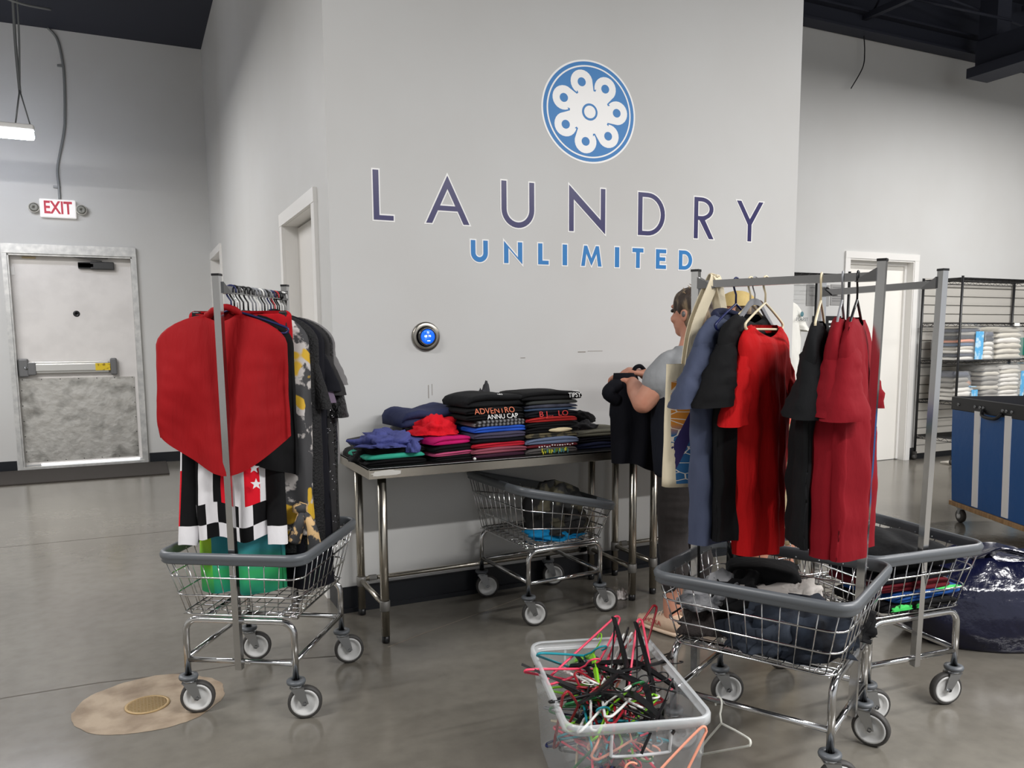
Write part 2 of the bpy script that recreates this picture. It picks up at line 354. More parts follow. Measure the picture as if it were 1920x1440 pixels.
co = thing('conduit', 'grey bent conduit running down the wall to the exit sign', 'conduit', (0, YE-.015, 0))
MB().tube(bez([(-.604, 0, 2.95), (-.603, 0, 3.1), (-.6, 0, 3.3), (-.52, 0, 3.65), (-.497, 0, 3.85), (-.48, 0, 4.2), (-.485, 0, 4.4), (-.52, 0, 4.62), (-.6, 0, 4.72)], 6), .013, 8).build('pipe', m_cond, co)
for x, z in ((-.602, 3.08), (-.483, 4.35)): MB().box((x-.02, .004, z), (.07, .016, .025), bev=.004).build('strap', m_cond, co)
PL = thing('pendant_lamp', 'white LED strip lamp hanging on cables near the exit wall', 'lamp', (-1.35, 9.0, 3.36))
MB().box((0, 0, .045), (1.3, .11, .05), bev=.01).build('housing', m_white, PL)
MB().box((0, 0, -.02), (1.29, .1, .08), bev=.02).build('diffuser', M('led_glow', (255, 255, 255), .5, emit=((235, 240, 255), 22.0)), PL)
for x0 in (.5,):
    MB().tube(bez([(x0+.06, 0, 1.36), (x0+.05, 0, .8), (x0+.055, .01, .36)]), .013, 6).build('cable', m_cond, PL)
    MB().tube([(x0+.055, 0, .38), (x0+.0, 0, .07)], .007, 6).build('cable', m_cond, PL); MB().tube([(x0+.055, 0, .38), (x0+.12, 0, .07)], .006, 6).build('cable', m_cond, PL)
    MB().tube(bez([(x0+.09, 0, 1.36), (x0+.085, 0, .9), (x0+.055, .01, .38)]), .008, 6).build('cable', m_cond, PL)
MB().tube(bez([(.3, -.2, 1.3), (.4, -.15, 1.18), (.6, -.1, 1.12), (.85, .1, 1.17)]), .012, 6).build('cable', m_cond, PL)
tag(MB().box((-1.4, 8.2, 4.69), (1.3, .7, .06)).build('ceiling_panel', M('panel_grey', (120, 124, 134), .5)), 'grey flat panel on the dark ceiling above the pendant lamp', 'panel')

# ------------------------------------------------ drain in its concrete patch
mb = MB(); ring = []
for k in range(72):
    a = 2*pi*k/72; r = 1+.06*nz(cos(a)*2, sin(a)*2, 3)+.03*nz(cos(a)*7, sin(a)*7, 1)
    ring.append((-.01+.275*r*cos(a), 3.355+.262*r*sin(a), .0012))
mb.add([(-.01, 3.355, .0014)]+ring, [(0, k+1, (k+1) % 72+1) for k in range(72)], 0, False)
struct(mb.build('trim_9', M('concrete_patch', (160, 143, 122), .6, var=(9, (124, 106, 86), .4, .68), bump=(18, .3))))
DR = thing('floor_drain', 'round brass coloured drain grate set in a stained concrete patch', 'drain', (-.02, 3.33, 0))
m_dr = M('drain_brass', (172, 146, 104), .5, .35)
MB().lathe([(.082, .0015), (.082, .005), (.072, .006), (.07, .002)], 40).build('rim', m_dr, DR)
MB().lathe([(.0, .0018), (.071, .0018)], 32).build('pit', M('pit_dark', (52, 44, 36), .9), DR)
mb = MB()
for k in range(-5, 6):
    o_ = k*.0125; h = sqrt(max(0, .071**2-o_*o_))
    mb.tube([(o_, -h, .004), (o_, h, .004)], .003, 4, sq=(.0025, .0015)); mb.tube([(-h, o_, .004), (h, o_, .004)], .003, 4, sq=(.0025, .0015))
mb.build('grate', m_dr, DR)

# ================================================================== WALL SIGN
m_purple = M('purple_vinyl', (38, 32, 92), .32, bump=(160, .12, .001))
m_blue = M('blue_vinyl', (14, 120, 190), .42, bump=(160, .12, .001))
m_vw = M('white_vinyl', (246, 245, 243), .32, bump=(160, .12, .001))
def ell(cx, cz, rx, rz, n=64, a0=0, a1=360): return [(cx+rx*cos(radians(a0+(a1-a0)*k/n)), cz+rz*sin(radians(a0+(a1-a0)*k/n))) for k in range(n if a1-a0 == 360 else n+1)]
def letter(ch, x0, x1, zb, zt, s):
    W = x1-x0; H = zt-zb
    T = lambda pts: [(x0+a, zb+b) for a, b in pts]
    if ch == 'L': return [T([(0, 0), (W, 0), (W, s*.8), (s, s*.8), (s, H), (0, H)])]
    if ch == 'I': return [T([(0, 0), (W, 0), (W, H), (0, H)])]
    if ch == 'A':
        c = W/2; k = s*1.12
        f = lambda z: (c)*(z/(H))            # outer half inset
        zc = H*.27; zt2 = zc+s*.85
        iw = lambda z: c-(c)*(z/H)-k         # inner half width
        apex = H*(c-k)/c
        return [T([(0, 0), (k, 0), (k+zc*c/H, zc), (W-k-zc*c/H, zc), (W-k, 0), (W, 0), (c, H)]), T([(c-iw(zt2), zt2), (c+iw(zt2), zt2), (c, apex)])]
    if ch == 'U':
        r = W/2; out = [(0, H), (0, r)]+[(r+r*cos(radians(a)), r+r*sin(radians(a))) for a in range(190, 351, 10)]+[(W, r), (W, H), (W-s, H), (W-s, r)]
        out += [(r+(r-s)*cos(radians(a)), r+(r-s)*sin(radians(a))) for a in range(350, 189, -10)]+[(s, r), (s, H)]
        return [T(out)]
    if ch == 'N': return [T([(0, 0), (s, 0), (s, H*.72), (W, -H*.03), (W, H), (W-s, H), (W-s, H*.28), (0, H*1.03)])]
    if ch == 'D':
        cx = W-H/2 if W > H*.62 else W*.38
        rx, rz = W-cx, H/2
        out = [(0, 0), (cx, 0)]+[(cx+rx*cos(radians(a)), rz+rz*sin(radians(a))) for a in range(-80, 81, 10)]+[(cx, H), (0, H)]
        inn = [(s, s*.85), (cx, s*.85)]+[(cx+(rx-s)*cos(radians(a)), rz+(rz-s*.85)*sin(radians(a))) for a in range(-80, 81, 10)]+[(cx, H-s*.85), (s, H-s*.85)]
        return [T(out), T(inn)]
    if ch == 'R':
        zm = H*.45; cx = W*.35; rx = W*.97-cx; rz = (H-zm)/2; zc = zm+rz
        out = [(0, 0), (s, 0), (s, zm), (s*1.4, zm), (W-s*1.2, 0), (W, 0), (cx+s*1.0, zm)]+[(cx+rx*cos(radians(a)), zc+rz*sin(radians(a))) for a in range(-60, 91, 10)]+[(0, H)]
        inn = [(s, zm+s*.8), (cx, zm+s*.8)]+[(cx+(rx-s)*cos(radians(a)), zc+(rz-s*.8)*sin(radians(a))) for a in range(-80, 81, 10)]+[(cx, H-s*.8), (s, H-s*.8)]
        return [T(out), T(inn)]
    if ch == 'Y':
        c = W/2; k = s*1.15; zm = H*.42
        return [T([(c-s/2, 0), (c+s/2, 0), (c+s/2, zm), (W, H), (W-k, H), (c, zm+k*.95), (k, H), (0, H), (c-s/2, zm)])]
    if ch == 'M': return [T([(0, 0), (s*.9, 0), (W*.2+s*.25, H*.62), (W/2, H*.02), (W*.8-s*.25, H*.62), (W-s*.9, 0), (W, 0), (W*.86, H), (W*.86-s*.75, H), (W/2, H*.38), (W*.14+s*.75, H), (W*.14, H)])]
    if ch == 'T': c = W/2; return [T([(c-s/2, 0), (c+s/2, 0), (c+s/2, H-s*.9), (W, H-s*.9), (W, H), (0, H), (0, H-s*.9), (c-s/2, H-s*.9)])]
    if ch == 'E': m = H/2; q = s*.42; return [T([(0, 0), (W, 0), (W, s*.85), (s, s*.85), (s, m-q), (W*.92, m-q), (W*.92, m+q), (s, m+q), (s, H-s*.85), (W, H-s*.85), (W, H), (0, H)])]
def lettering(label, word, spans, zb, zt, s, mat, bo):
    o = thing('wall_lettering', label, 'lettering', (spans[0][0], YS, zb))
    for ch, (x0, x1) in zip(word, spans):
        sp = letter(ch, x0+bo-spans[0][0], x1-bo-spans[0][0], bo, zt-zb-bo, s)
        b = outline2d('letter_outline', sp, m_vw, .0006, bo, o, (0, -.0008, 0))
        outline2d('letter_face', sp, mat, .0006, 0, b, (0, 0, .0012), rot=(0, 0, 0))
lettering('large purple white-edged wall letters reading LAUNDRY', 'LAUNDRY', [(1.139, 1.257), (1.417, 1.674), (1.849, 2.061), (2.267, 2.519), (2.731, 2.936), (3.138, 3.303), (3.467, 3.694)], 2.012, 2.272, .0295, m_purple, .0072)
lettering('small bright blue wall letters reading UNLIMITED', 'UNLIMITED', [(1.667, 1.779), (1.862, 1.986), (2.071, 2.15), (2.226, 2.268), (2.347, 2.496), (2.573, 2.616), (2.695, 2.785), (2.862, 2.949), (3.03, 3.143)], 1.821, 1.949, .026, m_blue, .0068)
LG = thing('logo_emblem', 'round blue wall emblem with a white seven-lobed swirl above the lettering', 'emblem', (2.405, YS, 2.678))
RX, RZ = .305, .279
def disc(name, r, mat, y, par): return outline2d(name, [ell(0, 0, RX*r, RZ*r, 96)], mat, .0005, 0, par, (0, y, 0))
disc('border', 1.0, m_vw, -.0006, LG); disc('outer_ring', .965, m_blue, -.0012, LG); disc('thin_ring', .895, m_vw, -.0018, LG); disc('field', .865, m_blue, -.0024, LG)
for k in range(7):
    a = 107.3-k*360/7.0; ar = radians(a)
    P = lambda r, da: (RX*r*cos(radians(a+da)), RZ*r*sin(radians(a+da)))
    # lobe with a tail that sweeps clockwise into the hub
    cx, cz = .585*cos(ar), .585*sin(ar); R = .232
    tx, tz = -sin(ar), cos(ar)
    pts = []
    for q in range(0, 271, 15):
        b = ar-pi/2+radians(q)-radians(0)
        pts.append((cx+R*cos(b), cz+R*sin(b)))
    # b from clockwise side round the outside to the inner side, then tail to the hub
    tail = [(.47*cos(ar+.30), .47*sin(ar+.30)), (.36*cos(ar+.34), .36*sin(ar+.34)), (.2*cos(ar+.2), .2*sin(ar+.2)), (.2*cos(ar-.6), .2*sin(ar-.6)), (.36*cos(ar-.72), .36*sin(ar-.72)), (.40*cos(ar-.50), .40*sin(ar-.50))]
    pts = pts[:16]+tail
    out = outline2d('swirl_lobe', [[(RX*x, RZ*z) for x, z in pts]], m_vw, .0005, 0, LG, (0, -.0030, 0))
    outline2d('lobe_hole', [ell(RX*cx, RZ*cz, RX*.085, RZ*.085, 24)], m_blue, .0005, 0, out, (0, 0, .0006), rot=(0, 0, 0))
disc('hub', .42, m_vw, -.0031, LG); disc('hub_ring', .165, m_blue, -.0037, LG); disc('hub_centre', .122, m_vw, -.0043, LG)
# round wall thermostat
TH = thing('wall_thermostat', 'round brushed metal wall thermostat with glowing blue display', 'thermostat', (1.41, YS, 1.431))
MB().lathe([(.077, 0), (.077, -.008), (.07, -.014), (.056, -.012), (.05, -.013)], 40, axis='Y').build('trim_plate', M('nickel', (150, 146, 138), .3, 1.0), TH)
MB().lathe([(.05, -.005), (.05, -.03), (.046, -.034), (.038, -.035)], 36, axis='Y').build('dial_ring', M('dark_nickel', (90, 90, 90), .22, 1.0), TH)
dsp = MB().lathe([(.039, -.034), (.036, -.037), (0, -.038)], 32, axis='Y').build('display', M('display_blue', (20, 90, 220), .1, emit=((10, 84, 235), 1.0)), TH)
m_glow = M('display_text', (230, 240, 255), .5, emit=((220, 235, 255), 1.2))
text('display_digits', '68 70', .016, m_glow, dsp, (-.002, -.0384, .002)); text('display_digits', '72', .014, m_glow, dsp, (0, -.0384, .02)); MB().box((.004, -.0384, -.022), (.016, .0006, .004)).build('display_bar', m_glow, dsp)
# scuffs on the sign wall
m_sc = M('scuff', (150, 145, 138), .8)
mb = MB(); mb.box((2.36, YS-.0005, 1.338), (.05, .0008, .006)); mb.box((2.45, YS-.0005, 1.342), (.1, .0008, .003)); mb.box((1.98, YS-.0005, 1.31), (.03, .0008, .004)); mb.box((1.42, YS-.0005, 1.14), (.004, .0008, .07)); mb.box((1.44, YS-.0005, 1.15), (.003, .0008, .06)); struct(mb.build('trim_10', m_sc))
# ================================================================== CARTS
def rrect(hx, hy, r, z, n=5):
    pts = []
    for cx, cy, a0 in ((hx-r, hy-r, 0), (-hx+r, hy-r, 90), (-hx+r, -hy+r, 180), (hx-r, -hy+r, 270)):
        for k in range(n+1):
            a = radians(a0+90*k/n); pts.append(Vector((cx+r*cos(a), cy+r*sin(a), z)))
    return pts
def perimeter(pts, step, closed=True):
    """evenly spaced points along a closed polyline"""
    P = pts+[pts[0]]; seg = [(P[i+1]-P[i]).length for i in range(len(pts))]; tot = sum(seg); n = round(tot/step); out = []
    for k in range(n):
        d = tot*k/n; i = 0
        while d > seg[i]: d -= seg[i]; i += 1
        out.append((i, d/seg[i]))
    return out
def caster(parent, x, y, yaw, zt=.15):
    """swivel caster: fork is the part, tyre / hub / bumper are its sub-parts"""
    off = .03; c, s = cos(yaw), sin(yaw)
    R = Matrix.Rotation(yaw, 4, 'Z'); R.translation = Vector((x, y, 0))
    def tr(mb): mb.v = [tuple(R @ Vector(v)) for v in mb.v]; return mb
    mb = MB(); mb.lathe([(.02, .138), (.024, .132), (.024, .126), (.012, .124)], 14)
    for sy in (-1, 1):
        vs = [(-.022, sy*.019, .128), (.028, sy*.019, .128), (off+.014, sy*.019, .062), (off-.010, sy*.019, .055), (off-.014, sy*.019, .066)]
        v2 = [(a, b+sy*.003, c_) for a, b, c_ in vs]; mb.add(vs+v2, [(0, 1, 2, 3, 4), (9, 8, 7, 6, 5)]+[(i, (i+1) % 5, (i+1) % 5+5, i+5) for i in range(5)], 0, False)
    mb.box((.003, 0, .127), (.052, .044, .005)); mb.lathe([(.007, -.026), (.007, .026)], 8, c=(off, 0, .0635), axis='Y')
    fork = tr(mb).build('caster', m_zinc, parent)
    mb = MB(); mb.lathe([(.05, -.013), (.058, -.015), (.0635, -.008), (.0635, .008), (.058, .015), (.05, .013)], 30, c=(off, 0, .0635), axis='Y', ring=True); tr(mb).build('tyre', m_rubber, fork)
    mb = MB(); mb.lathe([(0, -.009), (.012, -.012), (.02, -.007), (.038, -.006), (.044, -.015), (.0515, -.0155), (.0515, .0155), (.044, .015), (.038, .006), (.02, .007), (.012, .012), (0, .009)], 30, c=(off, 0, .0635), axis='Y'); tr(mb).build('wheel_hub', m_hub, fork)
    mb = MB(); mb.lathe([(.014, .154), (.034, .153), (.036, .147), (.034, .139), (.014, .138)], 20); tr(mb).build('caster_bumper', m_vinyl, fork)
    return fork
def cart(label, pose, posts=True, tilt=0.0, yaws=(0, 0, 0, 0), group='wire laundry carts', ptop=1.645, lean=.035, bump=m_vinyl):
    x, y, a = pose
    o = thing('laundry_cart', label, 'laundry cart', (x, y, 0), a, group)
    hw, hl = .2135, .26
    for sy in (-1, 1):
        mb = MB(); yy = sy*hl; r = .05
        pts = [(-hw, yy, .15)]+[(-hw+r-r*cos(radians(t)), yy, .325+r*sin(radians(t))) for t in range(0, 91, 15)]+[(hw-r+r*sin(radians(t)), yy, .325+r*cos(radians(t))) for t in range(0, 91, 15)]+[(hw, yy, .15)]
        mb.tube(pts, .0125, 12); mb.build('frame_hoop', m_chrome, o)
        MB().tube([(-hw, yy, .215), (hw, yy, .215)], .0105, 10).build('lower_bar', m_chrome, o)
    for sx in (-1, 1):
        MB().tube([(sx*hw, -hl, .222), (sx*hw, hl, .222)], .0105, 10).build('side_bar', m_chrome, o)
        MB().tube([(sx*.14, -hl, .378), (sx*.14, hl, .378)], .009, 8).build('upper_bar', m_chrome, o)
    for k, (sx, sy) in enumerate(((-1, -1), (1, -1), (1, 1), (-1, 1))): caster(o, sx*hw, sy*hl, yaws[k]-a)
    # tapered wire basket
    zb, zr = .395, .615
    top = lambda px: zr-tilt*px/.275
    B0 = rrect(.225, .265, .05, zb); T0 = rrect(.277, .317, .06, zr)
    for p in T0: p.z = top(p.x)
    bk = MB().tube([p+Vector((0, 0, .0)) for p in B0], .004, 6, closed=True).build('basket', m_chrome, o)
    lerp = lambda t: [B0[i].lerp(T0[i], t) for i in range(len(B0))]
    for t in (.36, .70): 
        MB().tube([p*1.0 for p in lerp(t)], .0038, 6, closed=True).build('wire_ring', m_chrome, bk)
    mb = MB()
    for i, f in perimeter(B0, .048):
        j = (i+1) % len(B0); a0 = B0[i].lerp(B0[j], f); a1 = T0[i].lerp(T0[j], f); mb.tube([a0, a1], .0021, 5)
    mb.build('upright_wires', m_chrome, bk)
    mb = MB()
    for k in range(-4, 5): mb.tube([(k*.05, -.264, zb), (k*.05, .264, zb)], .0021, 5)
    for k in range(-5, 6): mb.tube([(-.224, k*.05, zb-.004), (.224, k*.05, zb-.004)], .0021, 5)
    mb.build('floor_wires', m_chrome, bk)
    # vinyl bumper rim
    mb = MB(); prof = [(-.003, -.022), (.005, -.024), (.010, -.019), (.008, -.011), (.013, -.004), (.015, .007), (.010, .017), (.003, .021), (-.004, .019), (-.006, .009), (-.005, -.014)]
    n = len(T0); rings = []
    for i in range(n):
        t = (T0[(i+1) % n]-T0[i-1]); t.z = 0; t.normalize(); nn = Vector((t.y, -t.x, 0))
        rings.append([T0[i]+nn*u+Vector((0, 0, v+.012)) for u, v in prof])
    mb.loft(rings, 0, True, wrap=True); mb.build('bumper_rim', bump, o)
    mb = MB()
    for i, f in perimeter(T0, .085):
        j = (i+1) % n; c = T0[i].lerp(T0[j], f); nn = Vector((-c.x, -c.y, 0)).normalized(); c = c+nn*.008
        mb.lathe([(.004, -.002), (.003, .002), (0, .003)], 6, c=c)
    tag(mb.build('rivets', m_zinc, o), kind='stuff')
    if posts:
        for sy in (-1, 1):
            p0 = Vector((0, sy*(hl+.012), .19)); p1 = Vector((0, sy*(hl+lean+.005), ptop))
            pz = MB().tube([p0, p1], .01, sq=(.0125, .0125), up=(1, 0, 0)).build('rack_post', m_chrome, o)
            MB().box(p1+Vector((0, 0, .003)), (.028, .028, .008)).build('post_cap', m_black, pz)
            gs = p1+Vector((0, -sy*.03, -.045))
            g = MB(); vs = [(.004, p1.y-sy*.012, ptop-.02), (.004, p1.y-sy*.012, ptop-.06), (.004, p1.y-sy*.075, ptop-.06), (.004, p1.y-sy*.06, ptop-.048)]
            v2 = [(-.018, b, c_) for _, b, c_ in vs]; v1 = [(.018, b, c_) for _, b, c_ in vs]
            g.add(v1+v2, [(0, 1, 2, 3), (7, 6, 5, 4)]+[(i, (i+1) % 4, (i+1) % 4+4, i+4) for i in range(4)], 0, False); g.build('gusset', M('dark_steel', (120, 120, 120), .3, 1.0), pz)
            for zz in (ptop-.045, .24, .41): MB().lathe([(.006, 0), (.006, -sy*.006), (0, -sy*.006)], 8, c=(.0, p0.lerp(p1, (zz-.19)/(ptop-.19)).y+sy*.0125*(-1 if zz > 1 else 1), zz), axis='Y').build('bolt', m_zinc, pz)
        yb = hl+lean-.01
        MB().tube([(0, -yb, ptop-.045), (0, yb, ptop-.045)], .01, sq=(.0125, .0125)).build('rack_bar', M('rack_bar_steel', (150, 150, 150), .22, 1.0), o)
    return o
PL_, PU_, PN_, PB_ = (0.4475, 3.2931, -0.5606), (1.9063, 3.72, 0.0585), (1.9296, 2.0215, 0.5002), (2.6142, 2.2382, -0.0871)
def W(pose, l):
    c, s = cos(pose[2]), sin(pose[2]); return Vector((pose[0]+c*l[0]-s*l[1], pose[1]+s*l[0]+c*l[1], l[2]))
cart('wire laundry cart with clothes rack full of hanging clothes, by the floor drain', PL_, yaws=(-.2, -.25, -.15, -.25))
cart('low wire laundry cart without a rack, pushed under the steel table', PU_, posts=False, tilt=.065, yaws=(-.3, -.35, -.3, -.3))
cart('nearest wire laundry cart with rack, beside the bin of hangers', PN_, yaws=(-.5, -1.1, -.35, -.4))
cart('wire laundry cart with nearly empty rack, beside the navy bag', PB_, yaws=(-.3, 2.85, 2.6, -.3))

# ================================================================== STEEL TABLES
def table(label, x0, x1, y0, y1, zt=.842, chip=False, yf=0):
    o = thing('work_table', label, 'table', (x0, y0, 0), 0, 'stainless steel work tables'); W_, D_ = x1-x0, y1-y0
    mb = MB(); mb.box((W_/2, D_/2, zt-.006), (W_, D_, .012), bev=.003); mb.build('table_top', m_steeltop, o)
    mb = MB(); mb.box((W_/2, .002, zt-.026), (W_, .004, .046), bev=.0015); mb.box((W_/2, D_-.002, zt-.026), (W_, .004, .046)); mb.box((.002, D_/2, zt-.026), (.004, D_-.006, .046)); mb.box((W_-.002, D_/2, zt-.026), (.004, D_-.006, .046)); mb.build('apron', m_steel, o)
    lx0, lx1, ly0, ly1 = .075, W_-.075, .06, D_-.055
    for x in (lx0, lx1):
        for y in (ly0, ly1):
            lg = MB().tube([(x, y, .035), (x, y, zt-.02)], .0205, 16).build('leg', m_steel, o)
            MB().lathe([(.016, 0), (.019, .004), (.019, .036), (.0, .036)], 14, c=(x, y, 0)).build('foot', m_black, lg)
            MB().lathe([(.022, .155), (.0245, .158), (.0245, .202), (.022, .205)], 16, c=(x, y, 0)).build('collar', M('cast_grey', (140, 138, 134), .5, .6), lg)
        MB().tube([(x, ly0, .182), (x, ly1, .182)], .0135, 12).build('end_rail', m_steel, o)
    MB().tube([(lx0, ly1, .188), (lx1, ly1, .188)], .0125, 12).build('back_rail', m_steel, o)
    for x in (lx0+.06, lx1-.06): MB().lathe([(.017, -.02), (.017, .02)], 12, c=(x, ly1, .188), axis='X').build('rail_socket', M('cast_grey'), o)
    if chip:
        mb = MB(); pts = []
        for k in range(26):
            a = 2*pi*k/26; r = 1+.35*nz(cos(a)*2.3, sin(a)*2.3, 5); pts.append((.085+.07*r*cos(a), -.0006, zt-.024+.013*r*sin(a)))
        mb.add(pts, [tuple(range(26))], 0, False); mb.build('label_residue', M('residue', (214, 212, 206), .7), o)
    return o
table('long stainless steel table piled with folded clothes against the sign wall', .933, 2.461, 3.49, 4.035, chip=True)
table('second stainless steel table standing behind the woman in leggings', 2.478, 3.70, 3.535, 4.04)

# ================================================================== SHELVING
m_rack = M('black_wire_shelf', (22, 22, 24), .4)
def shelving(label, x0, x1, y0, y1, shelves, H=2.05, group='black wire shelving units', casters=True):
    o = thing('shelving_unit', label, 'shelving', (x0, y0, 0), 0, group); W_, D_ = x1-x0, y1-y0
    for x in (0, W_):
        for y in (0, D_):
            p = MB().tube([(x, y, .1 if casters else 0), (x, y, H)], .014, 10).build('post', m_rack, o)
            mb = MB(); mb.lathe([(.0, .0), (.03, .0), (.03, .03), (0, .03)], 14, c=(x, y-.012, .038), axis='Y'); mb.box((x, y, .085), (.03, .035, .03)); mb.build('caster', m_rubber, p)
    for z in shelves:
        mb = MB()
        for zz in (z, z-.035):
            mb.tube([(0, 0, zz), (W_, 0, zz), (W_, D_, zz), (0, D_, zz)], .004, 5, closed=True)
        for (ax, ay, bx, by) in ((0, 0, W_, 0), (0, D_, W_, D_), (0, 0, 0, D_), (W_, 0, W_, D_)):
            n = max(6, int(((bx-ax)+(by-ay))/.05)); pts = [(ax+(bx-ax)*k/n, ay+(by-ay)*k/n, z-(.035 if k % 2 else 0)) for k in range(n+1)]; mb.tube(pts, .003, 4)
        n = int(W_/.03)
        for k in range(n): mb.tube([(W_*k/n, 0, z), (W_*k/n, D_, z)], .002, 4)
        sh = mb.build('shelf', m_rack, o)
    return o
R1 = shelving('black wire shelving unit stocked with bagged linens on the right', 8.06, 9.65, 5.80, 6.27, (2.03, 1.55, 1.14, .70, .29))
R2 = shelving('black wire shelving unit half hidden behind the sign wall', 4.9, 6.45, 5.85, 6.27, (2.02, .9, .3))
mb = MB()
for x, z in ((.95, 1.535), (1.35, 1.535), (1.3, 2.015), (1.3, 1.125)): mb.box((x, -.006, z), (.09, .004, .035))
mb.build('price_tags', M('tag_white', (240, 240, 236), .5), R1)
# ================================================================== HANGERS AND HANGING CLOTHES
def hanger_mesh(mb, style='tube', hw=.2, mi=0):
    """origin = top of the rail; x along the shoulders"""
    r = .0032
    hook = arc((0, 0, -.014), .019, -10, 205, 12)
    if style == 'tube':
        r = .0042
        mb.tube([(.019, 0, -.022)]+hook+[(-.012, 0, -.034), (0, 0, -.052), (0, 0, -.085)], .0034, 6)
        pts = bez([(0, 0, -.083), (hw*.5, 0, -.115), (hw*.93, 0, -.146), (hw, 0, -.158), (hw*.96, 0, -.168), (hw*.85, 0, -.17), (0, 0, -.17), (-hw*.85, 0, -.17), (-hw*.96, 0, -.168), (-hw, 0, -.158), (-hw*.93, 0, -.146), (-hw*.5, 0, -.115)], 3)
        mb.tube(pts, r, 6, closed=True)
    elif style == 'wire':
        mb.tube(hook+[(-.012, 0, -.034), (0, 0, -.052), (0, 0, -.085)], .0016, 6)
        mb.tube([(0, 0, -.085), (hw, 0, -.175), (-hw, 0, -.175)], .0016, 6, closed=True)
    elif style == 'flat':
        mb.tube(hook+[(-.012, 0, -.034), (0, 0, -.052), (0, 0, -.08)], .0022, 6)
        P = bez([(-hw, 0, -.165), (-hw*.55, 0, -.118), (-.03, 0, -.085), (0, 0, -.078), (.03, 0, -.085), (hw*.55, 0, -.118), (hw, 0, -.165)], 5)
        rings = []
        for i, p in enumerate(P):
            k = 1-abs(p.x)/hw; h = .007+.004*k
            rings.append([p+Vector((0, a*.004, b*h)) for a, b in ((-1, -1), (1, -1), (1, 1), (-1, 1))])
        mb.loft(rings, 0, True, True, True, smooth=False)
        mb.tube([(-hw*.86, 0, -.158), (hw*.86, 0, -.158)], .003, 5)
    elif style == 'clip':
        mb.tube(hook+[(-.012, 0, -.034), (0, 0, -.052), (0, 0, -.1)], .0022, 6)
        mb.box((0, 0, -.107), (2*hw*.9, .01, .018)); 
        for s in (-1, 1): mb.box((s*hw*.8, -.006, -.118), (.03, .02, .06), bev=.004)
    return mb
HM = {k: M('hanger_'+k, c, .35) for k, c in dict(white=(236, 236, 232), grey=(140, 142, 146), black=(17, 17, 19), navy=(28, 36, 84), red=(196, 34, 46), cream=(226, 212, 178), silver=(176, 178, 182), pink=(250, 76, 108), teal=(28, 150, 166), lime=(132, 204, 40), green=(30, 110, 60), maroon=(150, 22, 36), peach=(240, 160, 132)).items()}
HM['silver'] = m_chrome
def hanger(label, loc, yaw, style, colr, hw=.2, group=None, sw=0.0):
    mb = hanger_mesh(MB(), style, hw); o = mb.build('clothes_hanger', HM[colr], None, loc, yaw); o.rotation_euler = (sw, 0, yaw)
    return tag(o, label, 'hanger', group)

def garment(name, label, cat, loc, yaw, mats, hw=.215, L=.70, zt=-.088, drop=.115, depth=.055, waist=1.0, hem=1.0, sleeve=None, sw=.085, fold=.021, nf=4, seed=0, neck=.075, matfn=None, hemfn=None, group=None, sangle=.35, neckdip=.03, wr=.009, bulge=1.0, depthfn=None, sdepth=.05):
    rnd = random.Random(seed); ph = [rnd.uniform(0, 6.28) for _ in range(8)]
    mb = MB(); n = 88; nr = 46; rings = []
    for j in range(nr+1):
        v = j/nr
        if v < .16:
            u = v/.16; a = neck+(hw-neck)*(sin(u*pi/2)**.9); zc = -drop*u**1.35; b = .018+(depth*.75-.018)*u
        else:
            u = (v-.16)/.84; k = u*u*(3-2*u)
            a = hw*(1+(waist-1)*sin(pi*min(1, u*1.1))*.9)*(1-k)+hw*hem*k; zc = -drop-(L-drop)*u; b = depth*(.75+.35*min(1, u*2.5)*bulge)
            if depthfn: b *= depthfn(u)
        ring = []
        for i in range(n):
            t = 2*pi*i/n; cx, sy = cos(t), sin(t)
            x = a*math.copysign(abs(cx)**.75, cx); y = b*math.copysign(abs(sy)**.9, sy)
            am = fold*min(1, max(0, (v-.1)/.55))
            side = 0 if sy > 0 else 3
            f = sin(x/hw*nf*1.6+ph[side]+v*.8)*.6+sin(x/hw*nf*2.7+ph[side+1]-v*1.3)*.3+.7*nz(x*9, v*1.4+seed*3.1, side+seed)
            y += am*f*(1 if abs(sy) > .3 else .4)
            y += wr*nz(x*22+seed, v*9, side*5+2)*(v > .05); x += .35*am*nz(v*3+seed, i*.05, 7)
            z = zt+zc
            if hemfn and v > .16: z = zt-drop-(L-drop)*u*hemfn(x/hw)
            if v < .12 and sy < 0: z -= neckdip*(1-v/.12)*max(0, 1-abs(x)/neck)**.5
            z += .006*nz(x*7, seed, v*3)*(v > .9)
            ring.append(Vector((x, y, z)))
        rings.append(ring)
    mb.loft(rings, matfn if matfn else 0, True)
    if sleeve:
        for s in (-1, 1):
            R = []; m_ = 26; ns = 16; sl = sleeve if not isinstance(sleeve, tuple) else sleeve[0 if s < 0 else 1]
            for j in range(ns+1):
                v = j/ns; ang = sangle*(1-.55*v)
                cx = s*(hw*.74+.035*v+sl*v*sin(sangle)*.8); cz = zt-drop*.62-.02-sl*v*cos(sangle*.6)*.95
                A = sw*(.55+.45*min(1, v*1.3)); Bd = sdepth*(.55+.75*v)
                ring = []
                for i in range(m_):
                    t = 2*pi*i/m_
                    x = A*cos(t); y = Bd*sin(t)*(1+.3*nz(t*1.0, v*3, seed+s))+.008*v*sin(x/A*4+ph[4])
                    y += wr*1.2*nz(x*25, v*8+s*9, seed)
                    ring.append(Vector((cx+x*cos(ang*.8), y, cz+(-s*x*sin(ang*.9) if True else 0)+.0)))
                R.append(ring)
            mb.loft(R, 1 if (matfn and len(mats) > 1) else 0, True)
    o = mb.build(name, mats, None, loc, yaw)
    return tag(o, label, cat, group)

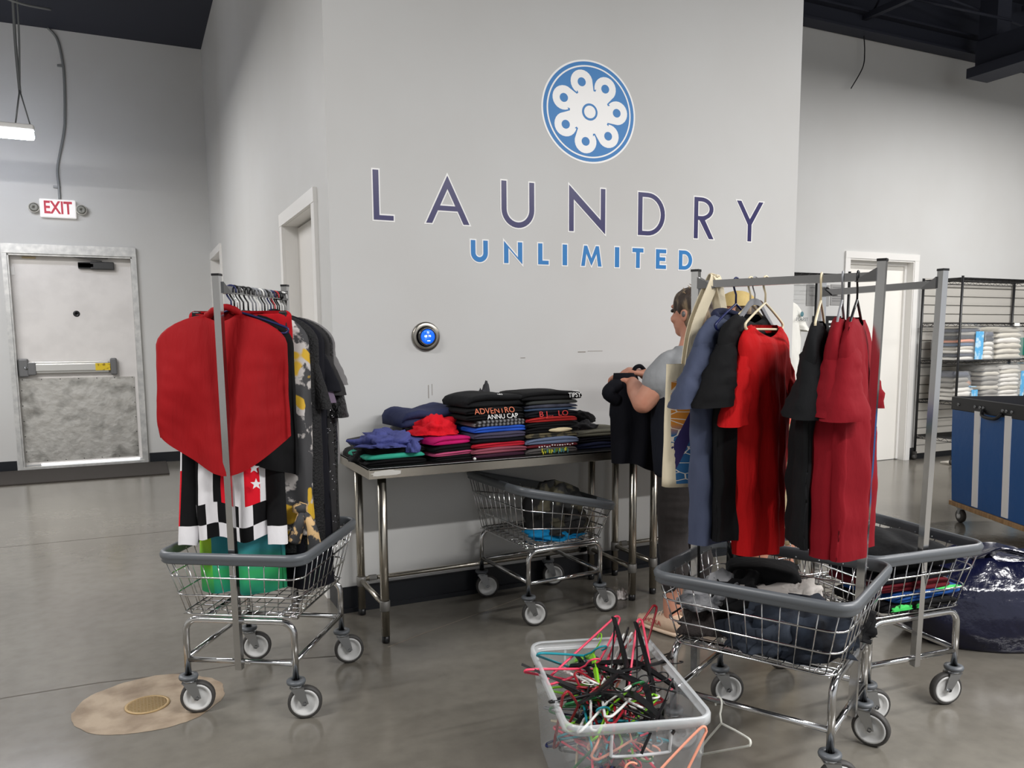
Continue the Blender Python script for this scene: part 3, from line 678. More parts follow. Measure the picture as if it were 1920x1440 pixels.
RZ_ = 1.6135     # top of the rack rails
def onN(t): return W(PN_, (0, t, RZ_))
SHN = Vector((.036, -.03, 0))
def onL(t): return W(PL_, (0, t, RZ_))
aN, aL = PN_[2], PL_[2]
gN, gL = 'hangers on the near rack', 'hangers on the clothes rack by the drain'
# ---- near rack, from left post to right post
m_red1 = cloth('crumpled_red', (190, 12, 16), wr=(16, .55), stretch=(1.6, 1.6, .25), c2=(172, 8, 12))
m_hblue = cloth('heather_blue', (72, 79, 101), c2=(60, 67, 88))
m_blk = cloth('black', (9, 9, 11)); m_blk2 = cloth('black_soft', (16, 17, 19)); m_char = cloth('charcoal', (44, 43, 44))
m_red2 = cloth('dark_red', (126, 6, 22)); m_navy = cloth('navy', (26, 32, 58)); m_nblk = cloth('navy_black', (10, 11, 20))
garment('polo_shirt', 'heather blue polo shirt with navy collar hanging beside the tote bag', 'shirt', onN(.205)+SHN*.6, aN-.2, [m_hblue], hw=.195, L=.77, zt=-.118, sleeve=.22, seed=3, sangle=.2)
col = MB(); col.tube(bez([(-.085, -.012, -.138), (-.06, .02, -.118), (0, .032, -.108), (.06, .02, -.118), (.085, -.012, -.138), (.03, -.028, -.158), (0, -.03, -.165)]), .014, 8); c_ = col.build('polo_collar', m_navy, bpy.data.objects['polo_shirt']); 
garment('tee_shirt', 'plain black tee shirt hanging between the blue polo and bright red shirt', 'shirt', onN(.155)+SHN, aN-.16, [m_blk], hw=.195, L=.75, zt=-.118, sleeve=.215, seed=5, sangle=.2)
garment('long_shirt', 'crumpled bright red shirt hanging open-necked on a cream hanger', 'shirt', onN(.104)+SHN, aN-.17, [m_red1], hw=.15, L=.765, zt=-.155, drop=.075, sdepth=.036, sleeve=(.27, .25), sw=.05, seed=8, fold=.02, neck=.085, neckdip=.045, hem=.86, wr=.01, sangle=.22)
garment('tee_shirt', 'black tee shirt hanging left of two dark red tee shirts', 'shirt', onN(-.123), aN+.16, [m_blk2], hw=.205, L=.70, zt=-.145, sleeve=.21, sw=.07, seed=12, sangle=.12)
garment('tee_shirt', 'dark red tee shirt hanging right behind the charcoal tee', 'shirt', onN(-.187), aN+.16, [m_red2], hw=.205, L=.73, zt=-.135, sleeve=.21, sw=.07, seed=14, sangle=.15)
garment('tee_shirt', 'dark red tee shirt hanging nearest the right rack post', 'shirt', onN(-.232), aN+.10, [m_red2], hw=.205, L=.73, zt=-.135, sleeve=.22, sw=.075, seed=17, sangle=.15)
for t, st, c, l, dy in ((.205, 'tube', 'navy', 'dark navy hanger holding the heather blue polo', -.16), (.155, 'tube', 'cream', 'cream hanger holding the black tee beside the polo', -.16), (.14, 'flat', 'grey', 'grey hanger hooked beside the cream hangers', -.2), (.104, 'tube', 'cream', 'cream hanger holding the crumpled bright red shirt', -.17), (-.123, 'tube', 'cream', 'cream hanger holding the black tee near the red tees', .16), (-.187, 'tube', 'grey', 'grey hanger holding the inner dark red tee', .16), (-.232, 'tube', 'black', 'black hanger holding the outer dark red tee', .10)):
    low = -.045 if t < .13 else 0
    hanger(l, onN(t)+(SHN if t > .1 else Vector((0, 0, 0))), aN+dy, st, c, .125, gN)
# ---- clothes rack on the left cart
def pat_flag(u, v):
    # u round the body (0..1; .5-1 = camera side), v down
    if v > .925: return (0, 1)[int(u*22) % 2]
    if v > .84: return (1, 0)[int(u*22) % 2]
    if u < .5: return 1
    k = (u-.5)*2
    for lo, hi, c in ((0, .07, 0), (.07, .12, 2), (.12, .3, 1), (.3, .42, 0), (.42, .46, 1), (.46, .5, 2), (.5, .58, 0), (.58, .66, 2), (.66, .76, 0), (.76, 1, 1)):
        if lo <= k < hi: return c
    return 1
m_poncho = cloth('poncho_red', (150, 8, 16), rough=.75, wr=(5, .8), stretch=(3, 3, .35))
garment('draped_top', 'wide red draped top with a pointed hem hanging at the front of the rack', 'top', onL(-.215)+Vector((-.03, .01, 0)), aL+.22, [m_poncho], hw=.232, L=.585, zt=-.10, drop=.115, depth=.055, neck=.05, fold=.034, nf=3.2, seed=21, hem=.98, hemfn=lambda xn: max(.70, 1.0-.31*abs(xn-.05)**1.55), wr=.004)
mb = MB(); mb.tube(bez([(-.05, 0, -.11), (-.02, -.02, -.09), (.02, -.02, -.075), (.05, -.01, -.085), (.06, .02, -.1), (.02, .03, -.085), (-.03, .03, -.1)], 5), [.012+.008*abs(nz(k*.7)) for k in range(31)], 8); mb.build('ruched_neck', m_poncho, bpy.data.objects['draped_top'])
garment('skirt', 'bright red skirt clipped to a black hanger behind the draped top', 'skirt', onL(-.13), aL+.15, [cloth('skirt_red', (176, 12, 24))], hw=.19, L=.5, zt=-.085, drop=.02, neck=.17, depth=.03, seed=23)
garment('camisole', 'black top peeking out below the pointed red hem', 'top', onL(-.155), aL+.2, [m_blk], hw=.2, L=.62, zt=-.1, depth=.06, seed=25, hemfn=lambda xn: .82+.16*max(0, xn) if xn > -1 else .8, hem=1.0)
garment('racing_outfit', 'black, white and red racing outfit with checkered hem and stars', 'outfit', onL(-.10)+Vector((-.045, .02, 0)), aL+.12, [cloth('flag_white', (232, 230, 232)), m_blk, cloth('flag_red', (222, 20, 40))], hw=.155, L=.845, zt=-.09, depth=.115, seed=27, matfn=pat_flag, fold=.02, nf=4, hem=1.15, hemfn=lambda xn: 1+.015*sin(xn*5))
ro = bpy.data.objects['racing_outfit']
def star(mb, cx, cz, r, y): mb.add([(cx, y, cz)]+[(cx+(r if k % 2 == 0 else r*.42)*sin(pi*k/5), y, cz+(r if k % 2 == 0 else r*.42)*cos(pi*k/5)) for k in range(10)], [(0, k+1, (k+1) % 10+1) for k in range(10)], 0, False)
for k, (cx, cz) in enumerate(((.112, -.66), (.118, -.72))): mb = MB(); star(mb, cx, cz, .022, -.158); mb.build('star', M('cloth_flag_white'), ro)
# long sleeves of the outfit with checkered cuffs
for s in (-1, 1):
    rings = []; x0 = s*.14
    for j in range(23):
        v = j/22; c = Vector((x0+s*.03*v+.0*v, -.045-.05*v*v, -.2-.76*v))
        rings.append([c+Vector((.038*cos(2*pi*i/16), .022*sin(2*pi*i/16)*(1+.3*nz(i*.4, v*4, s)), .006*nz(v*9, i*.3, s))) for i in range(16)])
    mb = MB(); mb.loft(rings, (lambda u, v: 0 if v > .9 else (2 if (s < 0 and .55 < u < .62 and v > .6) else (0 if (.5 < u < .62 and s < 0) else 1))), True); mb.build('sleeve', [M('cloth_flag_white'), m_blk, M('cloth_flag_red')], ro)
m_floral = M('floral_print', (60, 60, 62), .7, var=(13, (196, 190, 186), .48, .52), bump=(60, .2, .003))
_nt = m_floral.node_tree; _b = _nt.nodes['Principled BSDF']; _src = _b.inputs['Base Color'].links[0].from_socket
_n = _nt.nodes.new('ShaderNodeTexNoise'); _n.inputs['Scale'].default_value = 7; _g = _nt.nodes.new('ShaderNodeMapRange'); _g.inputs[1].default_value = .56; _g.inputs[2].default_value = .58
_tc = _nt.nodes.new('ShaderNodeTexCoord'); _x = _nt.nodes.new('ShaderNodeMix'); _x.data_type = 'RGBA'; _x.inputs[7].default_value = rgb((214, 172, 44))
_nt.links.new(_tc.outputs['Object'], _n.inputs[0]); _nt.links.new(_n.outputs[0], _g.inputs[0]); _nt.links.new(_g.outputs[0], _x.inputs[0]); _nt.links.new(_src, _x.inputs[6]); _nt.links.new(_x.outputs[2], _b.inputs['Base Color'])
fl = garment('floral_blouse', 'grey, black and yellow floral blouse with a knotted front', 'blouse', onL(-.02), aL+.05, [m_floral], hw=.215, L=.86, zt=-.09, depth=.08, seed=31, fold=.025)
mb = MB()
for p, q in (((.19, -.09, -.84), (.25, -.12, -1.0)), ((.19, -.09, -.84), (.17, -.13, -.96))):
    P = bez([p, (Vector(p)+Vector(q))/2+Vector((.02, -.02, .02)), q], 6); mb.tube(P, [.01+.018*(i/12) for i in range(len(P))], 8)
mb.lathe([(0, -.025), (.03, -.01), (.03, .015), (0, .028)], 10, c=(.19, -.1, -.84)); mb.build('front_knot', M('floral_tie', (205, 170, 120), .7, var=(22, (50, 50, 52), .5, .55)), fl)
m_dip = None
def gradient_cloth(name, stops, z0, z1):
    m = bpy.data.materials.new(name); m.use_nodes = True; nt = m.node_tree; b = nt.nodes['Principled BSDF']; b.inputs['Roughness'].default_value = .7
    tc = nt.nodes.new('ShaderNodeTexCoord'); sp = nt.nodes.new('ShaderNodeSeparateXYZ'); mr = nt.nodes.new('ShaderNodeMapRange'); r = nt.nodes.new('ShaderNodeValToRGB')
    n = nt.nodes.new('ShaderNodeTexNoise'); n.inputs['Scale'].default_value = 4; ad = nt.nodes.new('ShaderNodeMath'); ad.operation = 'MULTIPLY_ADD'; ad.inputs[1].default_value = .12
    mr.inputs[1].default_value = z0; mr.inputs[2].default_value = z1
    nt.links.new(tc.outputs['Object'], sp.inputs[0]); nt.links.new(tc.outputs['Object'], n.inputs[0]); nt.links.new(n.outputs[0], ad.inputs[0]); nt.links.new(sp.outputs['Z'], ad.inputs[2]); nt.links.new(ad.outputs[0], mr.inputs[0]); nt.links.new(mr.outputs[0], r.inputs[0]); nt.links.new(r.outputs[0], b.inputs['Base Color'])
    while len(r.color_ramp.elements) < len(stops): r.color_ramp.elements.new(.5)
    for e, (p, c) in zip(r.color_ramp.elements, stops): e.position = p; e.color = rgb(c)
    return m
m_teal = gradient_cloth('dip_dye_teal', [(0, (36, 60, 190)), (.13, (20, 96, 150)), (.3, (20, 140, 110)), (.55, (40, 160, 90)), (.75, (54, 150, 160)), (1, (60, 150, 170))], -1.22, -.85)
m_lime = gradient_cloth('dip_dye_lime', [(0, (18, 120, 110)), (.3, (28, 140, 84)), (.6, (80, 180, 60)), (1, (176, 214, 44))], -1.2, -.9)
garment('dip_dyed_dress', 'long teal and green dip-dyed dress reaching into the basket', 'dress', onL(-.05)+Vector((-.06, .02, 0)), aL+.08, [m_teal, m_lime], hw=.165, L=1.08, zt=-.09, depth=.085, hem=1.0, seed=33, fold=.03, nf=4, matfn=lambda u, v: 1 if .5 < u < .68 else 0)
garment('lace_dress', 'black lace dress hanging behind the floral blouse', 'dress', onL(.04), aL, [M('black_lace', (8, 8, 11), .7, bump=(120, .9, .01))], hw=.235, L=.95, zt=-.09, depth=.06, seed=35, sleeve=.3, sw=.05, sdepth=.03, sangle=.1)
garment('long_dress', 'long dark navy dress hanging down into the basket', 'dress', onL(.09), aL, [m_nblk], hw=.235, L=1.1, zt=-.09, depth=.10, seed=37, hem=1.05, fold=.03)
garment('lilac_top', 'muted lilac top squeezed between dark dresses', 'top', onL(.12), aL, [cloth('lilac', (112, 98, 116))], hw=.215, L=.5, zt=-.1, sleeve=.27, sw=.05, sdepth=.03, seed=39, sangle=.12)
garment('tee_shirt', 'navy black tee shirt hanging in front of the charcoal tee dress', 'shirt', onL(.15), aL-.05, [m_nblk], hw=.225, L=.7, zt=-.1, sleeve=.22, sw=.06, sdepth=.035, sangle=.15, seed=41)
garment('tee_dress', 'charcoal tee dress with wide sleeve on the left clothes rack', 'dress', onL(.19), aL-.08, [m_char], hw=.235, L=.95, zt=-.1, sleeve=.24, sw=.06, sdepth=.035, sangle=.15, seed=43, depth=.06)
m_seq = M('black_sequin', (10, 10, 12), .35, bump=(90, 1.0, .02))
sq = garment('sequin_dress', 'black beaded crochet dress at the right side of the rack', 'dress', onL(.235), aL-.12, [m_seq], hw=.235, L=.93, zt=-.1, seed=45, depth=.07, sleeve=.34, sw=.055, sangle=.12)
rnd = random.Random(4); mb = MB()
for k in range(70):
    z = rnd.uniform(-.95, -.35); x = .235+rnd.uniform(-.06, .03); mb.lathe([(.0035, -.001), (.0025, .0015), (0, .002)], 5, c=(x, -.07-rnd.uniform(0, .01), z))
tag(mb.build('beads', M('bead_silver', (220, 220, 225), .2, .8), sq), kind='stuff')
garment('tee_shirt', 'mid grey tee shirt at the very back of the clothes rack', 'shirt', onL(.275), aL-.15, [cloth('mid_grey', (118, 116, 116))], hw=.235, L=.62, zt=-.1, sleeve=.2, sw=.055, sdepth=.03, seed=47, sangle=.15)
LH = [(-.175, 'tube', 'black', 'black hanger hooked first behind the front rack post'), (-.2, 'tube', 'navy', 'navy hanger holding the red draped top'), (-.15, 'wire', 'silver', 'wire hanger with a round silver hook behind the draped top'), (-.13, 'clip', 'black', 'black clip hanger holding the bright red skirt'), (-.10, 'tube', 'black', None), (-.06, 'tube', 'black', None), (-.02, 'tube', 'grey', None), (.01, 'tube', 'grey', None), (.04, 'tube', 'white', None), (.065, 'tube', 'grey', None), (.09, 'tube', 'black', None), (.12, 'tube', 'grey', None), (.15, 'tube', 'navy', 'navy hanger near the middle of the packed hangers'), (.175, 'flat', 'black', None), (.19, 'tube', 'red', 'red hanger among the packed hangers'), (.215, 'tube', 'black', None), (.235, 'tube', 'black', None), (.275, 'tube', 'white', None)]
dyaw = {-.2: .22, -.15: .3, -.13: .15, -.175: .2}
for i, (t, st, c, l) in enumerate(LH):
    if l is None: l = {-.10: 'black hanger holding the checkered racing outfit', -.06: 'black hanger holding the teal dip-dyed dress', -.02: 'grey hanger holding the floral blouse', .01: 'grey hanger squeezed between the floral blouse and lace dress', .04: 'white hanger holding the black lace dress', .065: 'grey hanger behind the black lace dress', .09: 'black hanger holding the long navy dress', .12: 'grey hanger holding the lilac top', .175: 'flat black hanger just before the red hanger', .215: 'black hanger just behind the red hanger', .235: 'black hanger holding the beaded black dress', .275: 'white hanger holding the grey tee, last before the rear post'}[t]
    hanger(l, onL(t), aL+dyaw.get(t, .15-.8*(t+.1)), st, c, .2 if t in (-.2, -.13) else .15, gL)
# ================================================================== FOLDED CLOTHES
def folded_mesh(mb, w, d, h, layers=2, seed=0, sag=.4, mi=0, nx=18):
    """folded textile slab: rounded layered front edge at -y, soft ends"""
    prof_n = []
    rings = []
    for i in range(nx+1):
        u = i/nx; x = (u-.5)*w; e = max(0, 1-abs(2*u-1)**5)**.5
        inset = d*.06*(1-e)
        ring = []
        def P(y, z): 
            zz = z*(.5+.5*e)*(1-.10*abs(2*u-1)**2)
            zz += (z/h)*h*.35*sag*nz(x*9+seed, y*6, seed*1.7) if z > h*.3 else 0
            return Vector((x+.006*nz(y*14, zz*30, seed+i*.0), y+.012*nz(x*6+seed*2.1, zz*20, 3)+(.0), max(0.0005, zz)))
        yb = d/2-inset; yf = -d/2+inset
        ring.append(P(yb, 0)); ring.append(P(yb*.3, 0))
        lh = h/layers
        for L in range(layers):
            r = lh/2; jut = .006*nz(seed*3.3+L*5, x*3)+(.004 if L % 2 else 0)
            for a in (-75, -40, 0, 40, 75):
                ring.append(P(yf+r-r*cos(radians(a))-jut, lh*L+r+r*sin(radians(a))*.98))
        for k in (0.15, .4, .65, .88): ring.append(P(yf+(yb-yf)*k, h))
        ring.append(P(yb, h*.93))
        rings.append(ring)
    mb.loft(rings, mi, True, True, True)
    return mb
def folded(name, label, x, y, z, w, d, h, mat, seed, group, yaw=0, layers=2, sag=.4, cat='clothing', roll=0):
    o = folded_mesh(MB(), w, d, h, layers, seed, sag).build(name, mat, None, (x, y, z), yaw)
    if roll: o.rotation_euler = (0, roll, yaw)
    return tag(o, label, cat, group)
def crumple(name, label, loc, size, mat, seed, yaw=0, cat='clothing', group=None, f=5.0, amp=.35, flat=.5, parent=None):
    """heap of soft cloth: displaced squashed ball with a flat base"""
    mb = MB(); nu, nv = 40, 22; rings = []
    for j in range(nv+1):
        ph = -pi/2+pi*j/nv; ring = []
        for i in range(nu):
            th = 2*pi*i/nu; d = Vector((cos(ph)*cos(th), cos(ph)*sin(th), sin(ph)))
            q = d*f*.5+Vector((seed*7.3, seed*3.1, seed*1.3)); r = 1+amp*(.9*noise.noise(q)+.45*noise.noise(q*2.1)+.10*noise.noise(q*4.5))
            p = Vector((d.x*size[0]/2*r, d.y*size[1]/2*r, d.z*size[2]*r if d.z > 0 else d.z*size[2]*flat*.2))
            ring.append(p)
        rings.append(ring)
    mb.loft(rings, 0, True)
    zmin = min(v[2] for v in mb.v); mb.v = [(a, b, c-zmin) for a, b, c in mb.v]
    o = mb.build(name, mat, parent, loc, yaw)
    return o if parent else tag(o, label, cat, group)
C = cloth
TZ = .842
gF = 'folded clothes on the steel table'
# left back: two black items, one glossy slab leaning
folded('folded_trousers', 'black folded trousers at the back left corner of the table', 1.06, 3.86, TZ, .25, .28, .05, m_blk, 1, gF)
crumple('black_shorts', 'soft black bundle at the left end of the table', (.985, 3.70, TZ), (.16, .22, .06), m_blk2, 9, group=gF)
o = MB().box((0, 0, 0), (.22, .14, .02), bev=.006).build('folded_pouch', M('black_glossy_fabric', (20, 20, 22), .3), None, (1.05, 3.83, TZ+.075), .15); o.rotation_euler = (.35, -.12, .15); tag(o, 'glossy black flat pouch leaning on black trousers', 'pouch', gF)
# stack 1
folded('folded_vest', 'black folded top at the bottom of the violet tee pile', 1.075, 3.69, TZ, .30, .28, .028, m_blk, 2, gF, .10)
folded('folded_shorts', 'black shorts with a teal green edge under the violet tee', 1.075, 3.69, TZ+.028, .29, .28, .024, C('teal_trim', (60, 178, 150)), 3, gF, .10, layers=1)
folded('folded_leggings', 'black folded leggings directly beneath the violet tee', 1.09, 3.70, TZ+.052, .27, .27, .03, m_blk, 4, gF, .12)
crumple('rumpled_tee', 'violet blue tee rumpled on top of the left front pile', (1.075, 3.68, TZ+.08), (.32, .29, .052), C('violet', (82, 88, 150), wr=(12, .8)), 5, .25, group=gF, f=6, amp=.55)
crumple('tee_sleeve', '', (.06, -.13, -.03), (.07, .08, .05), M('cloth_violet'), 6, parent=bpy.data.objects['rumpled_tee'])
# stack 2
cur = TZ
for k, (nm, lb, mt, h) in enumerate((('folded_vest', 'lowest black top under the red and magenta pile', m_blk, .024), ('folded_tee', 'rose pink folded tee low in the red and magenta pile', C('rose', (196, 84, 124)), .02), ('folded_vest', 'black folded top over the rose pink tee', m_blk, .034), ('folded_tee', 'magenta folded tee beneath the red bundle', C('magenta', (196, 22, 104)), .04))):
    folded(nm, lb, 1.365-.012*k, 3.70-.004*k, cur, .25-.012*k, .30, h, mt, 10+k, gF, .16+.04*k); cur += h
crumple('rumpled_shirt', 'scarlet shirt bunched on top of the magenta tee', (1.315, 3.69, cur-.004), (.22, .25, .085), C('scarlet', (222, 22, 38), wr=(12, .7)), 7, .2, group=gF, amp=.45)
# stack behind: grey shorts with cord, navy sweater
folded('folded_shorts', 'light grey folded shorts under the navy sweatshirt', 1.31, 3.90, TZ, .30, .22, .15, C('light_grey', (148, 148, 150)), 17, gF, 0, layers=3)
mb = MB(); mb.tube(bez([(1.19, 3.775, TZ+.14), (1.17, 3.765, TZ+.11), (1.165, 3.76, TZ+.085)]), .006, 6); mb.tube(bez([(1.19, 3.775, TZ+.14), (1.205, 3.765, TZ+.11), (1.21, 3.76, TZ+.09)]), .006, 6); mb.v = [(a-1.31, b-3.90, c-TZ) for a, b, c in mb.v]; mb.build('drawstring', m_black, [q for q in bpy.data.objects if q.get('label', '').startswith('light grey folded')][0])
folded('folded_sweatshirt', 'navy folded sweatshirt lying high behind the red bundle', 1.33, 3.86, TZ+.15, .36, .28, .085, C('navy_sweat', (44, 50, 82)), 18, gF, .12, layers=2, sag=.9)
# stack 3
cur = TZ
S3 = [('folded_tee', 'dark plum folded tee at the bottom of the striped pile', C('plum', (62, 30, 48)), .022), ('folded_tee', 'dusty rose folded tee low in the striped pile', C('dusty_rose', (140, 74, 88)), .028), ('folded_tee', 'crimson folded tee above the dusty rose one', C('crimson', (184, 30, 48)), .024), ('folded_tee', 'black navy folded tee above the crimson one', m_nblk, .02), ('folded_tee', 'purple grey folded tee under the royal blue one', C('purple_grey', (70, 66, 86)), .03), ('folded_tee', 'royal blue folded tee in the middle pile', C('royal', (38, 84, 186)), .03), ('folded_shirt', 'grey and black striped folded shirt above the royal blue tee', None, .032), ('folded_tee', 'black tee with white block lettering folded in the middle pile', m_blk, .03), ('folded_tee', 'black tee with orange outlined lettering folded in the middle pile', m_blk, .032), ('folded_hoodie', 'black hoodie folded on top of the middle pile', m_blk2, .06)]
def stripe_mat():
    m = M('grey_stripe', (126, 126, 128), .85); nt = m.node_tree; b = nt.nodes['Principled BSDF']
    tc = nt.nodes.new('ShaderNodeTexCoord'); wv = nt.nodes.new('ShaderNodeTexWave'); wv.inputs['Scale'].default_value = 14; r = nt.nodes.new('ShaderNodeValToRGB'); r.color_ramp.interpolation = 'CONSTANT'
    r.color_ramp.elements[0].color = rgb((40, 38, 38)); r.color_ramp.elements[1].position = .5; r.color_ramp.elements[1].color = rgb((120, 120, 122))
    nt.links.new(tc.outputs['Object'], wv.inputs[0]); nt.links.new(wv.outputs['Fac'], r.inputs[0]); nt.links.new(r.outputs[0], b.inputs['Base Color']); return m
m_print_o = M('print_orange', (206, 110, 76), .7); m_print_w = M('print_white', (236, 236, 234), .7); m_print_r = M('print_red', (206, 50, 46), .7)
for k, (nm, lb, mt, h) in enumerate(S3):
    f = folded(nm, lb, 1.60+.006*nz(k*2.3)-(.02 if k > 6 else 0), 3.69+.01*nz(k*1.7), cur, .30+.02*nz(k*3.1)+(.02 if k > 6 else 0), .30, h, mt or stripe_mat(), 20+k, gF, .10+.03*nz(k*1.3), layers=1 if h < .024 else 2)
    if k == 7: text('print', 'ANNU CAP', .034, m_print_w, f, (.02, -.159, .014), (radians(70), 0, 0), sx=1.0)
    if k == 8: text('print', 'ADVENTRO', .042, m_print_o, f, (-.02, -.159, .014), (radians(65), 0, 0), ext=.0006, sx=1.0)
    if k == 9: text('print', 'NU', .02, m_print_w, f, (.02, -.13, .058), (radians(25), 0, .15))
    cur += h
crumple('beanie', 'dark grey cloth poking up behind the black hoodie', (1.66, 3.86, TZ+.02), (.10, .12, .285), C('dark_grey', (62, 62, 64)), 11, group=gF, amp=.25)
crumple('red_bundle', 'sliver of red cloth behind the navy sweatshirt and black hoodie', (1.53, 3.88, TZ+.02), (.08, .1, .2), M('cloth_scarlet'), 12, group=gF, amp=.2)
# stack 4
cur = TZ
S4 = [('folded_tee', 'grey tee with yellow and green print at the bottom right front', C('warm_grey', (86, 82, 80)), .03), ('folded_tee', 'maroon tee with white print above the grey printed tee', C('maroon', (96, 24, 32)), .018), ('folded_tee', 'slate blue folded tee in the tallest pile', C('slate', (104, 116, 142)), .034), ('folded_tee', 'camouflage folded tee in the tallest pile', M('camo', (96, 88, 64), .85, var=(22, (44, 42, 34), .48, .54)), .024), ('folded_tee', 'black tee with cream and red print above the camouflage tee', m_blk, .03), ('folded_tee', 'plain black folded tee under the brick red one', m_blk2, .024), ('folded_tee', 'brick red folded tee in the tallest pile', C('brick', (178, 44, 42)), .026), ('folded_tee', 'black navy tee with red lettering in the tallest pile', m_nblk, .03), ('folded_tee', 'petrol blue folded tee near the top of the tallest pile', C('petrol', (54, 70, 94)), .014), ('folded_tee', 'navy and heather grey folded tee near the top of the tallest pile', C('heather_navy', (64, 66, 78), c2=(40, 42, 56)), .018), ('folded_tee', 'dark olive grey folded tee second from the top of the tallest pile', C('olive_grey', (54, 56, 54)), .022), ('folded_tee', 'black tee with white TIPSY print topping the tallest pile', m_blk, .042)]
for k, (nm, lb, mt, h) in enumerate(S4):
    f = folded(nm, lb, 1.895+.008*nz(k*2.9, 4)+.02*(k < 4)*0, 3.69+.01*nz(k*1.9, 2), cur, .30+.02*nz(k*2.1, 7)+(.05 if k == 11 else 0), .30, h, mt, 40+k, gF, .05+.03*nz(k*1.1, 3), layers=1 if h < .024 else 2)
    if k == 0:
        mb = MB(); rr = random.Random(2)
        for q in range(26): mb.box((-.075+.006*q, -.158, .006+rr.uniform(0, .014)), (.004, .004, rr.uniform(.008, .02)), mi=rr.choice((0, 1, 2)))
        mb.build('print', [M('print_yellow', (214, 206, 60), .7), M('print_green', (92, 130, 40), .7), M('print_aqua', (80, 140, 150), .7)], f)
    if k == 1:
        mb = MB(); rr = random.Random(3)
        for q in range(14): mb.box((-.09+.015*q, -.157, rr.uniform(.006, .013)), (rr.uniform(.003, .01), .004, .005))
        mb.build('print', m_print_w, f)
    if k == 4: mb = MB(); mb.lathe([(0, -.003), (.07, -.002), (.07, .0), (0, .002)], 20, c=(0, 0, 0), axis='Y'); mb.v = [(a*1.0+.03, b-.158, c*.16+.012) for a, b, c in mb.v]; mb.build('print', M('print_cream', (214, 198, 160), .7), f)
    if k == 7: text('print', 'B J...  LO', .038, m_print_r, f, (-.01, -.158, .015), (radians(80), 0, 0), sx=1.25)
    if k == 11: text('print', 'TIPSY', .034, m_print_w, f, (.11, -.166, .02), (radians(82), 0, 0), sx=.9); text('print', 'SAUCE', .012, m_print_w, f, (.125, -.15, .04), (radians(60), 0, 0))
    cur += h
# stack 5
cur = TZ
for k, (nm, lb, mt, h) in enumerate((('folded_jeans', 'dark navy folded trousers at the right end of the table', m_navy, .035), ('folded_jeans', 'near black folded trousers under the olive printed tee', m_nblk, .03), ('folded_tee', 'olive grey folded tee with yellow print at the right end', C('olive', (112, 110, 96)), .032))):
    f = folded(nm, lb, 2.24, 3.72, cur, .34, .28, h, mt, 60+k, gF, -.02); cur += h
    if k == 2: MB().box((.10, -.149, .016), (.11, .004, .018)).build('print', M('print_olive', (170, 160, 50), .7, var=(60, (90, 96, 50), .45, .55)), f)
crumple('rumpled_vest', 'grey washed top rumpled on the olive tee', (2.17, 3.74, cur-.004), (.17, .2, .038), C('washed_grey', (74, 74, 78)), 13, group=gF)
crumple('rumpled_vest', 'black cap-like bundle at the back right of the table', (2.2, 3.80, cur+.02), (.17, .17, .06), m_blk, 14, group=gF, amp=.25)
tag(MB().lathe([(0, 0), (.007, .003), (.008, .008), (.004, .013), (0, .014)], 10, c=(1.455, 3.51, TZ)).build('small_cap', m_white), 'tiny white cap lying at the front edge of the table', 'cap')

# ================================================================== CLOTHES IN THE CARTS
gB = 'clothes lying in the wire carts'
def inc(pose, l): return W(pose, l)
FB = .402
# under-table cart
crumple('camo_bundle', 'black and camouflage bundle in the cart under the table', inc(PU_, (.05, -.08, FB+.01)), (.34, .36, .23), M('camo_black', (22, 22, 22), .8, var=(9, (74, 70, 54), .52, .57), bump=(13, .5, .012)), 21, .3, group=gB, amp=.3)
crumple('blue_cloth', 'bright blue cloth under the camouflage bundle', inc(PU_, (.02, -.14, FB)), (.3, .22, .06), C('cyan_blue', (20, 132, 186)), 22, group=gB, amp=.5)
# near cart
crumple('dark_heap', 'black and navy clothes heaped along the right of the near cart', inc(PN_, (-.02, -.1, FB)), (.40, .36, .13), C('heap_dark', (20, 22, 28), c2=(34, 42, 54)), 23, group=gB, amp=.45)
crumple('slate_jeans', 'slate grey trousers in the middle of the near cart', inc(PN_, (-.10, .0, FB)), (.22, .3, .12), C('slate_dark', (48, 54, 64)), 24, group=gB, amp=.5)
crumple('knit_sweater', 'dark brown knit sweater at the left of the near cart', inc(PN_, (-.03, .17, FB)), (.34, .18, .10), M('brown_knit', (48, 42, 40), .9, bump=(70, .9, .01)), 25, group=gB, amp=.35)
crumple('grey_tee', 'pale grey tie-dyed top draped over the left of the near cart', inc(PN_, (-.06, .18, FB+.09)), (.26, .17, .085), M('tie_dye_grey', (150, 150, 152), .85, var=(14, (70, 72, 76), .42, .6), bump=(13, .5, .012)), 26, group=gB, amp=.6)
crumple('black_vest', 'black top between the grey top and the folded pile in the near cart', inc(PN_, (.0, .10, FB+.10)), (.3, .18, .09), m_blk, 27, group=gB, amp=.5)
folded('white_trousers', 'off-white trousers with a black stripe folded in the near cart', *inc(PN_, (.03, .05, FB+.125)), .30, .22, .05, C('off_white', (196, 190, 184)), 71, gB, PN_[2]-1.35, layers=2, sag=.8)
crumple('white_crumple', 'crumpled off-white cuff at the end of the folded trousers', inc(PN_, (.05, -.08, FB+.12)), (.13, .12, .06), M('cloth_off_white'), 28, group=gB, amp=.6)
folded('black_shorts', 'black shorts folded on top of the off-white trousers', *inc(PN_, (.10, .07, FB+.165)), .25, .16, .055, m_blk2, 72, gB, PN_[2]-1.2, layers=1, sag=1.0)
o = MB().tube([inc(PN_, (.13, .16, FB+.06)), inc(PN_, (.19, .19, .64)), inc(PN_, (.2, .21, .70))], [.055, .045, .035], 14).build('boot', M('patent_black', (12, 12, 13), .15)); tag(o, 'black glossy rolled item standing up at the back of the near cart', 'boot', None)
